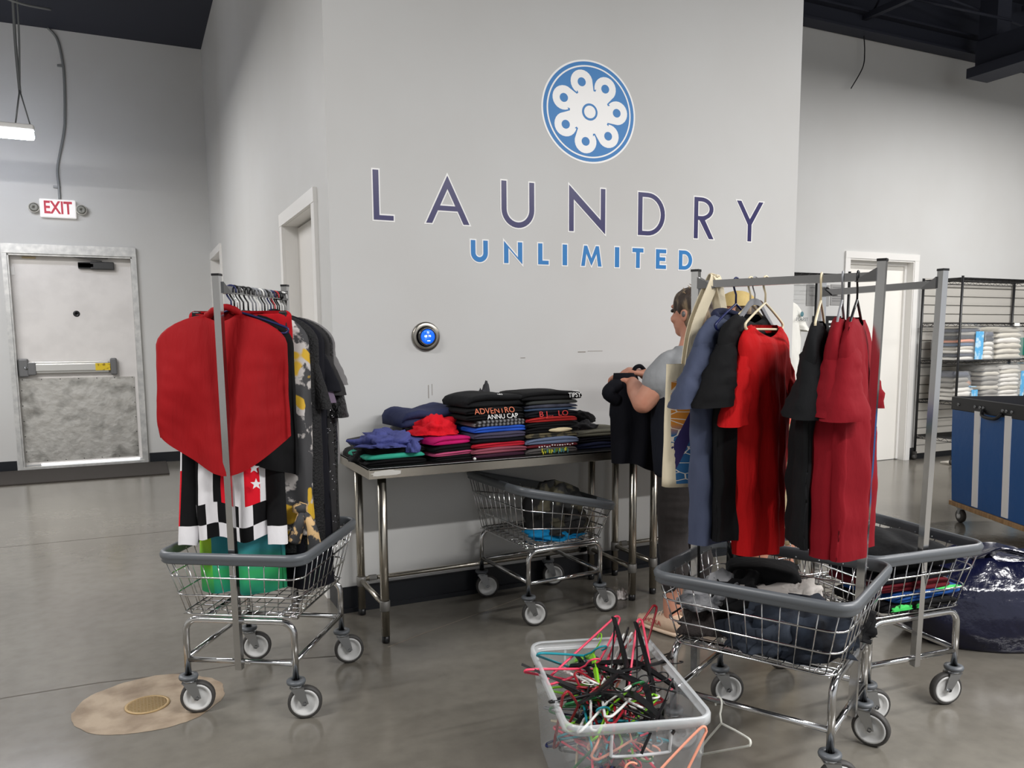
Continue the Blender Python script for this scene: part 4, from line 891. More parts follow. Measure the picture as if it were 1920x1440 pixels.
crumple('fringe_cloth', 'black fringed cloth poking out of the near cart side', inc(PN_, (.10, -.24, FB+.02)), (.12, .14, .09), m_blk, 29, group=gB, amp=.7)
# back cart
folded('black_jacket', 'black jacket folded large on top of the back cart', *inc(PB_, (.03, -.1, FB+.14)), .38, .3, .10, m_blk2, 73, gB, PB_[2], layers=1, sag=1.2)
for k, (lb, mt, l, yw) in enumerate((('black printed tee at the bottom of the back cart', m_blk, (.03, -.13, FB), 0), ('blue tee with green edge folded in the back cart', C('mid_blue', (30, 74, 140)), (.07, -.12, FB+.035), .1), ('maroon tee folded below the black jacket in the back cart', C('wine', (92, 16, 26)), (.02, -.11, FB+.07), -.05), ('navy tee folded under the black jacket in the back cart', m_nblk, (.02, -.11, FB+.105), .03))):
    f = folded('folded_tee', lb, *inc(PB_, l), .36, .28, .036, mt, 80+k, gB, PB_[2]+yw)
    if k == 0: crumple('print', '', (-.1, -.138, .008), (.1, .012, .02), M('neon_green', (60, 200, 90), .6), 4, parent=f)
    if k == 1: crumple('trim', '', (.08, -.138, .022), (.16, .014, .012), M('neon_green'), 5, parent=f)

# ================================================================== TOTE BAG
def tote_mat():
    m = M('tote_print', (44, 110, 160), .75); nt = m.node_tree; b = nt.nodes['Principled BSDF']; L_ = nt.links
    tc = nt.nodes.new('ShaderNodeTexCoord'); vo = nt.nodes.new('ShaderNodeTexVoronoi'); vo.feature = 'DISTANCE_TO_EDGE'; vo.inputs['Scale'].default_value = 16
    vc = nt.nodes.new('ShaderNodeTexVoronoi'); vc.inputs['Scale'].default_value = 16
    mp = nt.nodes.new('ShaderNodeMapping'); mp.inputs['Scale'].default_value = (.8, .8, 2.2); mp.inputs['Rotation'].default_value = (0, .3, 0)
    L_.new(tc.outputs['Object'], mp.inputs[0]); L_.new(mp.outputs[0], vo.inputs[0]); L_.new(mp.outputs[0], vc.inputs[0])
    sp = nt.nodes.new('ShaderNodeSeparateXYZ'); L_.new(tc.outputs['Object'], sp.inputs[0])
    zr = nt.nodes.new('ShaderNodeMapRange'); zr.inputs[1].default_value = .18; zr.inputs[2].default_value = .22; L_.new(sp.outputs['Z'], zr.inputs[0])
    mx = nt.nodes.new('ShaderNodeMix'); mx.data_type = 'RGBA'; mx.inputs[6].default_value = rgb((40, 98, 146)); mx.inputs[7].default_value = rgb((208, 132, 44)); L_.new(zr.outputs[0], mx.inputs[0])
    # dark stem band sweeping up
    ma = nt.nodes.new('ShaderNodeMath'); ma.operation = 'MULTIPLY_ADD'; ma.inputs[1].default_value = -.55; L_.new(sp.outputs['Z'], ma.inputs[0]); L_.new(sp.outputs['X'], ma.inputs[2])
    sn = nt.nodes.new('ShaderNodeMath'); sn.operation = 'ADD'; sn.inputs[1].default_value = .215; L_.new(ma.outputs[0], sn.inputs[0])
    ab = nt.nodes.new('ShaderNodeMath'); ab.operation = 'ABSOLUTE'; L_.new(sn.outputs[0], ab.inputs[0])
    lt = nt.nodes.new('ShaderNodeMath'); lt.operation = 'LESS_THAN'; lt.inputs[1].default_value = .028; L_.new(ab.outputs[0], lt.inputs[0])
    ed = nt.nodes.new('ShaderNodeMath'); ed.operation = 'LESS_THAN'; ed.inputs[1].default_value = .035; L_.new(vo.outputs['Distance'], ed.inputs[0])
    m2 = nt.nodes.new('ShaderNodeMix'); m2.data_type = 'RGBA'; m2.inputs[7].default_value = rgb((230, 220, 206)); L_.new(ed.outputs[0], m2.inputs[0]); L_.new(mx.outputs[2], m2.inputs[6])
    m3 = nt.nodes.new('ShaderNodeMix'); m3.data_type = 'RGBA'; m3.inputs[7].default_value = rgb((48, 38, 92)); L_.new(lt.outputs[0], m3.inputs[0]); L_.new(m2.outputs[2], m3.inputs[6]); L_.new(m3.outputs[2], b.inputs['Base Color'])
    return m
TB = thing('tote_bag', 'cream canvas tote bag with orange and blue leaf print hanging from the rail', 'tote bag', W(PN_, (0, .262, .905))+Vector((.02, -.018, 0)), aN-.62)
m_canvas = C('canvas', (226, 214, 186))
mb = MB(); rings = []
for j in range(15):
    v = j/14; a = .185-.005*v; b = .03*(1-v*.75)+.004; ring = []
    for i in range(48):
        t = 2*pi*i/48; x = a*math.copysign(abs(cos(t))**.4, cos(t)); y = b*math.copysign(abs(sin(t))**.6, sin(t))+.005*nz(x*10, v*4, 2)
        ring.append(Vector((x, y, .425*v+.008*nz(x*4, 3)*(v > .9)))) 
    rings.append(ring)
mb.loft(rings, 0, True, True); mb.build('bag_body', m_canvas, TB)
mb = MB(); vs = []; nx_, nz_ = 14, 14
for j in range(nz_+1):
    for i in range(nx_+1):
        x = -.168+.336*i/nx_; v = .03+.83*j/nz_; z = .425*v; vs.append((x, -(.03*(1-v*.75)+.004)*(1-abs(x/.185)**5)**.5-.003+.005*nz(x*10, v*4, 2), z))
mb.add(vs, [(j*(nx_+1)+i, j*(nx_+1)+i+1, (j+1)*(nx_+1)+i+1, (j+1)*(nx_+1)+i) for j in range(nz_) for i in range(nx_)]); mb.build('printed_panel', tote_mat(), TB)
for sy in (-1, 1):
    mb = MB(); rings = []
    pts = bez([(-.10, sy*.012, .40), (-.075, sy*.014, .55), (-.01, sy*.014, .70), (.0, 0, .722), (.01, sy*.014, .70), (.045, sy*.014, .55), (.09, sy*.012, .40)], 5)
    mb.tube(pts, .01, sq=(.002, .021) if False else (.0185, .0018), up=(0, 1, 0)); mb.build('strap', m_canvas, TB)

# ================================================================== BIN OF HANGERS
m_clear = M('clear_plastic', (214, 218, 220), .25, alpha=.33, spec=.6)
BN = thing('storage_bin', 'clear plastic storage bin heaped with mixed clothes hangers', 'storage bin', (1.318, 2.067, 0), radians(-17))
bw, bl, bh = .213, .315, .36
mb = MB(); rings = [rrect(bw*.86, bl*.88, .04, .003), rrect(bw*.875, bl*.895, .045, .01), rrect(bw*.93, bl*.945, .045, bh*.62), rrect(bw*.945, bl*.955, .045, bh*.63), rrect(bw*.96, bl*.97, .045, bh-.03)]
mb.loft(rings, 0, True, True); mb.build('bin_wall', m_clear, BN)
mb = MB(); o1 = rrect(bw*.955, bl*.965, .045, bh-.032); 
mb.loft([rrect(bw*.955, bl*.965, .045, bh-.032), rrect(bw*1.02, bl*1.01, .055, bh-.03), rrect(bw*1.02, bl*1.01, .055, bh-.008), rrect(bw*1.0, bl*1.0, .05, bh), rrect(bw*.96, bl*.975, .045, bh-.004)], 0, True); mb.build('bin_rim', M('clear_plastic_rim', (222, 226, 228), .2, alpha=.62, spec=.6), BN)
for sy in (-1, 1): MB().tube(bez([(-.085, sy*bl*.985, bh-.035), (-.085, sy*bl*.965, bh-.09), (-.07, sy*bl*.96, bh-.105), (.07, sy*bl*.96, bh-.105), (.085, sy*bl*.965, bh-.09), (.085, sy*bl*.985, bh-.035)], 4), .005, 6).build('bin_handle', M('clear_plastic_rim'), BN)
cols = ['black']*16+['pink']*5+['teal']*3+['white']*6+['navy']*4+['green']*3+['lime']*2+['maroon']*3+['cream']*4+['grey']*3+['peach']*2
rnd = random.Random(11); gH = 'hangers heaped in the clear bin'; USED = set()
HMESH = {}
def binhanger(label, loc, eul, style, colr, hw=.185):
    if label in USED: label = label.replace('tubular', 'left-turned tubular').replace('flat-armed', 'left-turned flat-armed')
    USED.add(label)
    key = (style, colr, hw)
    if key not in HMESH: HMESH[key] = hanger_mesh(MB(), style, hw).build('bin_hanger', HM[colr]).data; bpy.data.objects.remove([q for q in bpy.data.objects if q.data == HMESH[key]][0])
    o = bpy.data.objects.new('bin_hanger', HMESH[key]); COL.objects.link(o)
    M_ = Matrix.Translation(Vector(loc)) @ Matrix.Rotation(eul[2], 4, 'Z') @ Matrix.Rotation(eul[1], 4, 'Y') @ Matrix.Rotation(eul[0], 4, 'X') @ Matrix.Translation((0, 0, .10))
    o.matrix_world = M_
    return tag(o, label, 'hanger', gH)
cb, sb_ = cos(radians(-17)), sin(radians(-17))
def binw(x, y, z): return (1.318+cb*x-sb_*y, 2.067+sb_*x+cb*y, z)
special = [  # local x,y,z, euler(x tilt, y tilt, z yaw), style, colour, label
    ((-.06, .20, 0.340), (1.0, .5, .5), 'tube', 'teal', 'teal hanger with its hook standing highest above the bin'),
    ((-.01, .20, 0.315), (.35, 2.7, .2), 'tube', 'pink', 'pink hanger with its corner raised at the back of the bin'),
    ((-.085, .15, 0.315), (.9, .4, .25), 'tube', 'pink', 'pink hanger with its hook hanging over the left bin edge'),
    ((-.03, .17, 0.330), (.4, .1, 1.3), 'flat', 'lime', 'lime green hanger near the teal hook'),
    ((.03, .17, 0.330), (.3, .0, .9), 'tube', 'pink', 'pink hanger with hook upright behind the white hooks'),
    ((.05, .16, 0.330), (.3, .1, .8), 'tube', 'white', 'white hanger with hook upright at the back of the bin'),
    ((.09, .17, 0.325), (.2, .1, .7), 'tube', 'white', 'second white hanger hook upright, right of the first'),
    ((.08, .20, 0.340), (.3, -.1, .9), 'tube', 'black', 'black hanger hook upright at the back of the bin'),
    ((.15, .20, 0.325), (.25, 2.5, .3), 'tube', 'maroon', 'dark red hanger corner pointing up at the back right'),
    ((-.06, .08, 0.320), (1.35, .1, -.55), 'wire', 'white', 'thin white wire hanger lying across the heap'),
    ((-.10, .02, 0.310), (1.2, .35, -.6), 'flat', 'black', 'broad black hanger lying across the left of the heap'),
    ((.06, .07, 0.30), (.75, 2.2, .9), 'flat', 'black', 'broad black hanger with shoulder raised in the middle of the heap'),
    ((.13, .03, 0.295), (.7, 2.3, 1.0), 'flat', 'black', 'broad black hanger with shoulder raised at the right of the heap'),
    ((.15, .10, 0.30), (.8, 2.3, .8), 'tube', 'pink', 'pink hanger standing up along the right bin edge'),
    ((.19, .14, 0.330), (1.3, .1, .35), 'flat', 'black', 'black hanger resting across the back right bin edge'),
    ((.10, -.18, 0.315), (.3, .2, .8), 'flat', 'black', 'black hanger at the front right corner of the bin'),
    ((-.14, -.08, 0.295), (.9, .9, 1.2), 'tube', 'maroon', 'red hanger along the left bin wall'),
    ((-.05, -.08, 0.30), (.9, .2, .9), 'tube', 'white', 'white hanger at the front left of the heap'),
    ((-.05, -.10, 0.285), (.8, .3, 1.1), 'tube', 'lime', 'lime green hanger half buried at the front left'),
    ((.0, .04, .335), (1.25, .1, .9), 'flat', 'black', 'black hanger lying across the middle of the heap, hook to the back'),
    ((.07, -.06, .33), (1.15, -.2, 1.5), 'flat', 'black', 'black hanger lying on top at the right front'),
    ((-.06, -.06, .335), (1.3, .2, .5), 'tube', 'black', 'black tubular hanger lying on top at the left'),
    ((.02, -.12, .33), (1.1, .1, 1.9), 'flat', 'black', 'black hanger lying on top near the front rim'),
    ((.10, .10, .335), (1.2, -.1, 2.3), 'flat', 'black', 'black hanger lying on top toward the back right'),
    ((.02, -.02, 0.305), (.9, .2, .2), 'tube', 'green', 'dark green hanger lying in the middle of the heap'),
]
for l, e, st, c, lb in special: binhanger(lb, binw(*l), e, st, c, .18 if st != 'flat' else .2)
spot = ['by the left wall of the bin', 'in the middle of the bin', 'by the right wall of the bin']
for i, c in enumerate(cols):
    st = 'flat' if (c == 'black' and i % 2) else 'tube'
    lx, ly = rnd.uniform(-.05, .05), rnd.uniform(-.17, .15); lz = .10+.21*(i % 14)/13
    yaw_ = rnd.choice((radians(73), radians(73)+.5, radians(73)-.5, radians(-17)))+rnd.uniform(-.25, .25)
    hwid = .15 if abs(yaw_-radians(-17)) < .5 else .17
    depth_w = 'buried deep' if lz < .18 else ('half buried' if lz < .26 else 'lying high')
    rx_, ry_ = rnd.uniform(.6, 2.2), rnd.uniform(-.35, .35)
    lean_ = ('upright' if rx_ < 1.0 else ('slanted' if rx_ < 1.4 else ('lying flat' if rx_ < 1.8 else 'tipped over')))
    turn_ = ('flat-armed ' if st == 'flat' else 'tubular ', 'lengthwise' if abs(yaw_-radians(73)) < .8 else 'crosswise')
    binhanger('%s %s%s hanger %s, %s %s, %s half' % (lean_, turn_[0], c if c != 'maroon' else 'dark red', turn_[1], depth_w, spot[0 if lx < -.018 else (2 if lx > .018 else 1)].replace(' of the bin', ''), 'back' if ly > 0 else 'front'), binw(lx, ly, lz), (rx_, ry_, yaw_), st, c, hwid)
# peach hanger leaning outside the bin, translucent hanger on the cart bar
o = hanger_mesh(MB(), 'tube', .19).build('clothes_hanger', HM['peach'], None, (0, 0, 0)); v1 = Vector((.62, -.62, -.5)).normalized()
o.matrix_world = Matrix.Translation((1.392, 1.703, .335)) @ Matrix.Rotation(radians(-12), 4, 'Z') @ Matrix.Rotation(radians(-4), 4, 'X') @ Matrix.Rotation(radians(-60), 4, 'Y') @ Matrix.Translation((-.19, 0, .158)); tag(o, 'peach pink hanger leaning against the front of the clear bin', 'hanger')
p_ = W(PN_, (-.2135, .10, .229)); o = hanger_mesh(MB(), 'tube', .15).build('clothes_hanger', M('frosted_white', (226, 226, 216), .35), None, p_); o.rotation_euler = (.25, .55, aN+1.1); o.scale = (.9, 1, .95); tag(o, 'frosted white hanger hooked on the lower bar of the near cart', 'hanger')

# ================================================================== BLUE LAUNDRY TRUCK
TR = thing('laundry_truck', 'blue vinyl laundry truck on a wooden base with white stripes', 'laundry truck', (5.62, 4.07, 0), atan2(-.91, -.41)+pi/2)
# local: origin = left corner, +x along second face, -y... long face runs along -y
m_tv = M('truck_blue', (22, 84, 150), .42, bump=(6, .25, .02)); m_tb = M('truck_black', (16, 16, 20), .45)
LX, LY = .78, 1.25
mb = MB(); rr_ = lambda s, z: [Vector((LX/2+(a*LX/2)*s, -LY/2+(b*LY/2)*s, z)) for a, b in ((-1, 1), (1, 1), (1, -1), (-1, -1))]
mb.loft([rr_(.95, .165), rr_(.985, .6), rr_(1.0, .95), rr_(.985, .95), rr_(.97, .6), rr_(.93, .18)], 0, True, False, True, smooth=False); mb.build('truck_liner', m_tv, TR)
mb = MB(); mb.loft([rr_(1.002, .86), rr_(1.008, .865), rr_(1.008, .955), rr_(.985, .96), rr_(.98, .87)], 0, True, smooth=False); rim = mb.build('rim_band', m_tb, TR)
for k, y in enumerate((-.09, -.30, -.36, -.40, -.62, -.66, -.72, -.95, -1.0, -1.05)):
    MB().lathe([(.011, -.004), (.009, .006), (0, .008)], 8, c=(-.006, y, .905), axis='X').build('rivet', m_zinc, rim)
MB().tube(bez([(-.012, -.40, .89), (-.03, -.44, .85), (-.03, -.58, .845), (-.012, -.62, .885)]), .012, 8).build('rope_handle', m_tb, rim)
for y in (-.335, -.685, -1.0): MB().box((.012, y, .525), (.022, .065, .7), mat=Matrix.Rotation(radians(-1.6), 3, 'Y')).build('white_stripe', M('stripe_white', (242, 240, 238), .5), TR)
MB().box((LX/2, -LY/2, .145), (LX*.98, LY*.98, .035), bev=.004).build('wood_base', M('plywood', (176, 140, 98), .6, var=(6, (140, 104, 66), .4, .7), stretch=(1, 6, 1)), TR)
for x, y in ((.07, -.08), (LX-.07, -.08), (.07, -LY+.08), (LX-.07, -LY+.08)):
    cs = MB().box((x, y, .12), (.06, .045, .02)).build('caster', m_zinc, TR)
    MB().lathe([(.0, -.017), (.045, -.017), (.052, -.01), (.052, .01), (.045, .017), (0, .017)], 20, c=(x, y, .052), axis='X').build('tyre', m_rubber, cs); MB().lathe([(0, -.02), (.024, -.02), (.024, .02), (0, .02)], 14, c=(x, y, .052), axis='X').build('wheel_hub', m_hub, cs)
    MB().box((x, y, .09), (.044, .03, .05)).build('fork', m_zinc, cs)

# ================================================================== NAVY BAG
mb = MB(); rings = []; nu = 64
for j in range(31):
    v = j/30; ring = []
    for i in range(nu):
        t = 2*pi*i/nu; c, s = cos(t), sin(t)
        prof = (.88+.16*sin(pi*min(1, v*1.25)))*(1 if v < .72 else 1-.42*((v-.72)/.28)**1.5)
        r = prof*(1+.05*nz(c*2.2, s*2.2, v*3)+.025*nz(c*8, s*8, v*7))
        x = .50*math.copysign(abs(c)**.7, c)*r; y = .27*math.copysign(abs(s)**.75, s)*r
        z = .40*v+.035*nz(c*1.6, s*1.6, 9)*v+.018*nz(c*7, s*7, v*6)*v
        if v > .85: z += .02*nz(t*2, 5)
        ring.append(Vector((x, y, max(.002, z))))
    rings.append(ring)
mb.loft(rings, 0, True, True, True)
m_bag = M('navy_vinyl', (14, 17, 44), .2, bump=(9, .55, .03), spec=.6)
bg = mb.build('vinyl_bag', m_bag, None, (3.70, 2.33, 0), radians(-28)); tag(bg, 'large shiny navy vinyl bag slumped on the floor at the right', 'bag')
for k in (-1, 1):
    mb = MB(); pts = bez([(-.2*k+.05, -.08, .40), (-.12*k, -.12, .445), (.02, -.12, .42), (.12*k, -.1, .445), (.22*k, -.08, .40)], 6); mb.tube(pts, .01, sq=(.025, .003)); mb.build('bag_strap', m_bag, bg)

# ================================================================== LINENS ON THE SHELVES, BACK RACK GOODS
m_film = M('clear_film', (236, 238, 240), .12, alpha=.16, spec=.8)
m_lab = M('blue_label', (96, 176, 226), .45, var=(12, (190, 222, 240), .5, .6))
def linen_bundle(label, x, y, z, w, d, h, cols_, seed, label_blue=None):
    o = thing('linen_bundle', label, 'linens', (x, y, z), 0, 'bagged linens on the shelving'); n = len(cols_); hh = h/n
    for k, c in enumerate(cols_):
        q = folded_mesh(MB(), w*(1-.06*(k % 2)-.12*(k/n)**3), d*.9, hh*1.02, 1, seed+k, .5).build('folded_towel', c, o, (.01*nz(k*3.1, seed), 0, hh*k))
    mb = MB(); rings = []
    for j in range(9):
        v = j/8; s = (1.03-.12*v**3); rings.append([Vector((p.x*s+.008*nz(p.x*20, p.y*20, j), p.y*s+.008*nz(p.y*20, p.x*20, j), h*1.04*v+.001)) for p in rrect(w/2*1.02, d/2*.98, .05, 0)])
    mb.loft(rings, 0, True, False, True); mb.build('plastic_wrap', m_film, o)
    if label_blue:
        a, b = label_blue; MB().box((a, -d/2*1.035, h*.42), (b, .006, h*.8)).build('paper_band', m_lab, o); MB().box((a, -d*.26, h*1.06), (b*.9, d*.45, .006)).build('paper_band', m_lab, o)
    return o
wht = C('towel_white', (226, 222, 214)); crm = C('towel_cream', (206, 200, 186)); gry = C('towel_grey', (150, 146, 138)); slt = C('towel_slate', (70, 74, 88)); pch = C('towel_peach', (222, 150, 120)); blu = C('towel_blue', (86, 108, 136)); drk = C('towel_dark', (48, 50, 58))
Y_ = 6.0
linen_bundle('bagged mixed linens with blue paper band on the upper shelf', 8.27, 5.985, 1.148, .40, .36, .38, [wht, slt, wht, crm, blu, pch, drk, gry, slt, crm], 3, (.12, .13))
linen_bundle('white towel end beside the banded bundle on the upper shelf', 8.60, 5.985, 1.148, .17, .36, .30, [wht, wht, wht, wht, drk, slt], 5)
linen_bundle('bagged cream towels on the right of the upper shelf', 8.97, 5.985, 1.148, .44, .36, .36, [crm, crm, crm, wht, crm, crm], 7)
MB().box((.26, -.15, .14), (.03, .1, .2), bev=.01).build('paper_band', M('teal_label', (28, 140, 120), .4), bpy.data.objects['linen_bundle.002'])
linen_bundle('white towels with blue label at the left of the lower shelf', 8.24, 5.985, .708, .33, .36, .14, [wht, wht, wht], 9, (.12, .1))
linen_bundle('grey bagged linens stacked on the left lower shelf', 8.20, 5.985, .85, .26, .34, .17, [gry, gry, slt], 10)
linen_bundle('dark blue and tan bagged linens beside the grey bundle', 8.40, 6.05, .708, .16, .3, .30, [drk, slt, C('tan', (186, 120, 60)), drk], 11)
linen_bundle('grey white towels bagged in the middle of the lower shelf', 8.68, 5.985, .708, .30, .36, .36, [gry, gry, crm, gry, gry, crm, gry], 13)
linen_bundle('tall white towel pile on the right of the lower shelf', 9.02, 5.985, .708, .36, .36, .37, [wht, wht, crm, wht, wht, wht, crm, wht], 15, (.16, .06))
tag(MB().box((8.6, 5.75, .01), (1.0, .45, .02), bev=.006).build('floor_rug', C('rug_cream', (206, 200, 190))), 'cream folded mat lying under the shelving unit', 'mat')
crumple('blue_scrap', 'bright blue cloth scrap on the floor by the truck', (7.6, 5.35, 0), (.14, .08, .03), M('cloth_cyan_blue'), 31, cat='cloth')
# white branded tee, chrome pole, paper notices
garment('white_tee', 'white tee with small crest hanging by the sign wall edge', 'shirt', (5.47, 5.72, 1.82), .12, [C('white_tee', (234, 232, 224))], hw=.26, L=1.05, zt=-.07, seed=91, sleeve=.2, fold=.02)
wt = bpy.data.objects['white_tee']; MB().lathe([(.0, -.001), (.022, -.001), (.024, 0), (0, .001)], 16, c=(.2, -.062, -.195), axis='Y').build('crest', M('crest_teal', (60, 110, 120), .6), wt)
text('print', 'FOREST', .045, M('print_grey', (100, 104, 108), .7), wt, (.2, -.064, -.245), sx=1.1)
hanger('wire hanger holding the white tee', (5.47, 5.72, 1.86), .12, 'wire', 'silver', .2)
PO = thing('garment_rack', 'chrome garment rail standing beside the sign wall edge', 'garment rail', (5.30, 5.72, 0), 0)
MB().tube([(.09, 0, .03), (.09, 0, 1.95)], .02, 12).build('upright', m_chrome, PO); MB().tube([(-.9, 0, 1.87), (.24, 0, 1.87)], .012, 10).build('rail', m_chrome, PO); MB().tube([(.09, -.25, .03), (.09, .25, .03)], .02, 10).build('foot', m_black, PO)
tag(MB().box((5.50, 5.80, 1.86), (.10, .01, .30)).build('blue_bag', m_lab), 'light blue paper strip hanging at the top of the rail', 'paper')
m_paper = M('grey_paper', (150, 149, 147), .7)
def notice(label, x0, x1, z0, z1, lines):
    o = MB().box(((x0+x1)/2, YB-.004, (z0+z1)/2), (x1-x0, .004, z1-z0)).build('paper_notice', m_paper); tag(o, label, 'notice')
    for k in range(lines): MB().box(((x0+x1)/2, YB-.0068, z1-.03-(z1-z0-.05)*k/lines), ((x1-x0)*.75, .001, .006)).build('text_line', M('ink_grey', (104, 104, 104), .7), o)
notice('grey printed paper notice on the wall left of the white door', 6.36, 6.68, 1.735, 1.95, 2); notice('second grey notice with dense lines beside the first', 6.70, 6.88, 1.745, 1.96, 7)
SG = tag(MB().box((6.66, YB-.006, 1.45), (.40, .008, .36)).build('black_sign', M('sign_black', (24, 24, 24), .5)), 'black sign with white capital letters partly hidden by shirts', 'sign')
text('sign_lettering', 'DRES', .10, m_print_w, SG, (6.66, YB-.011, 1.49), sx=1.0); text('sign_lettering', 'xx', .05, m_print_w, SG, (6.68, YB-.011, 1.35)); MB().box((6.72, YB-.011, 1.57), (.08, .001, .025)).build('white_bar', m_print_w, SG)
crumple('tissue', 'crumpled white tissue on the floor beside a table foot', (2.345, 3.60, 0), (.075, .05, .05), M('tissue_white', (230, 222, 218), .9), 41, cat='tissue', amp=.6)
# ================================================================== PEOPLE
def ball(mb, c, r, n=16, m=10, mat=None):
    c = Vector(c); r = r if isinstance(r, (tuple, list)) else (r, r, r); rings = []
    for j in range(1, m):
        ph = -pi/2+pi*j/m; rings.append([Vector((r[0]*cos(ph)*cos(2*pi*i/n), r[1]*cos(ph)*sin(2*pi*i/n), r[2]*sin(ph))) for i in range(n)])
    if mat: rings = [[mat @ p for p in q] for q in rings]
    mb.loft([[p+c for p in q] for q in rings], 0, True, True, True)
def limb(mb, pts, rads, n=14, k=5):
    P = bez(pts, k); Rr = []
    for i in range(len(P)):
        t = i/k; a = min(int(t), len(rads)-2); f = t-a; f = f*f*(3-2*f); Rr.append(rads[a]*(1-f)+rads[a+1]*f)
    mb.tube(P, Rr, n)
    ball(mb, P[0], Rr[0]*.98, n, 8); ball(mb, P[-1], Rr[-1]*.98, n, 8)
def torso(mb, secs, c, yaw, n=32):
    """secs: (z, half width, half depth, forward offset)"""
    R = Matrix.Rotation(yaw, 3, 'Z'); rings = []
    S = []
    for i in range(len(secs)-1):
        for k in range(4):
            t = k/4; t = t*t*(3-2*t) if False else t
            S.append(tuple(a+(b-a)*t for a, b in zip(secs[i], secs[i+1])))
    S.append(secs[-1])
    for z, a, b, f in S:
        rings.append([R @ Vector((a*math.copysign(abs(cos(2*pi*i/n))**.85, cos(2*pi*i/n)), f+b*math.copysign(abs(sin(2*pi*i/n))**.9, sin(2*pi*i/n)), 0))+Vector((c[0], c[1], z)) for i in range(n)])
    mb.loft(rings, 0, True, True, True)
def remesh(mb, name, mat, parent, voxel=.006, smooth=6, disp=None, cut=None):
    o = mb.build(name, mat, None); m = o.modifiers.new('r', 'REMESH'); m.mode = 'VOXEL'; m.voxel_size = voxel; m.use_smooth_shade = True
    s = o.modifiers.new('s', 'SMOOTH'); s.factor = .5; s.iterations = smooth
    bpy.context.view_layer.update(); me = mesh_from(o); old = o.data; o.modifiers.clear(); o.data = me; bpy.data.meshes.remove(old)
    me.materials.clear(); me.materials.append(mat)
    if cut or disp:
        bm = bmesh.new(); bm.from_mesh(me)
        if cut:
            dl = [v for v in bm.verts if cut(v.co)]; bmesh.ops.delete(bm, geom=dl, context='VERTS')
        if disp:
            bm.normal_update()
            for v in bm.verts: v.co += v.normal*disp(v.co)
        bm.to_mesh(me); bm.free()
    for p in me.polygons: p.use_smooth = True
    inv = Matrix.Translation(-Vector(parent.location)); me.transform(inv); o.parent = parent
    return o
def hand(mb, wrist, fwd, up, side, curl=1.1, s=1.0, spread=.05):
    """fist-like hand: palm plus four bent fingers and a thumb leaving the side"""
    F = Vector(fwd).normalized(); U = Vector(up); U = (U-F*U.dot(F)).normalized(); S_ = F.cross(U)*side
    w = Vector(wrist)
    for k in range(4):
        q = (k-1.5)*.019*s; limb(mb, [w+S_*q*.6+F*.01, w+S_*q+F*.05*s, w+S_*q*1.02+F*(.085-.004*abs(k-1.2))*s], [.017*s, .0145*s, .0115*s], 10, 3)
        b = w+S_*q*1.02+F*(.085-.004*abs(k-1.2))*s; L_ = (.04, .045, .042, .034)[k]*s; a = 0; p = b; pts = [b]
        for seg, ll in enumerate((1, .75, .55)):
            a += curl*(.75 if seg == 0 else .85); p = p+(F*cos(a)-U*sin(a))*L_*ll; pts.append(p)
        limb(mb, pts, [.0102*s, .0098*s, .0088*s, .0074*s], 9, 3)
    tb = w-S_*.028*s+F*.03*s; limb(mb, [w-S_*.014*s+F*.012, tb, tb-S_*.012*s+F*.028*s-U*.018*s, tb+F*.05*s-U*.034*s+S_*.008*s], [.016*s, .0125*s, .0105*s, .0085*s], 10, 3)
def head(mb, c, fdir, s=1.0):
    yaw = atan2(fdir[1], fdir[0])-pi/2; R = Matrix.Rotation(yaw, 3, 'Z'); c = Vector(c)
    def B(p, r): ball(mb, c+R @ Vector(p)*s, tuple(q*s for q in r), 20, 14, R)
    B((0, -.012, .03), (.074, .092, .085)); B((0, .012, -.03), (.06, .072, .075)); B((0, .04, -.075), (.036, .034, .03))
    B((0, .085, -.012), (.012, .016, .017)); B((0, .08, .004), (.009, .012, .03)); B((0, .07, .038), (.05, .02, .014))
    B((0, .073, -.048), (.022, .012, .009)); B((0, .07, -.06), (.02, .012, .008))
    for sx in (-1, 1): B((sx*.074, -.012, -.005), (.009, .02, .032)); B((sx*.035, .06, -.02), (.025, .02, .022))
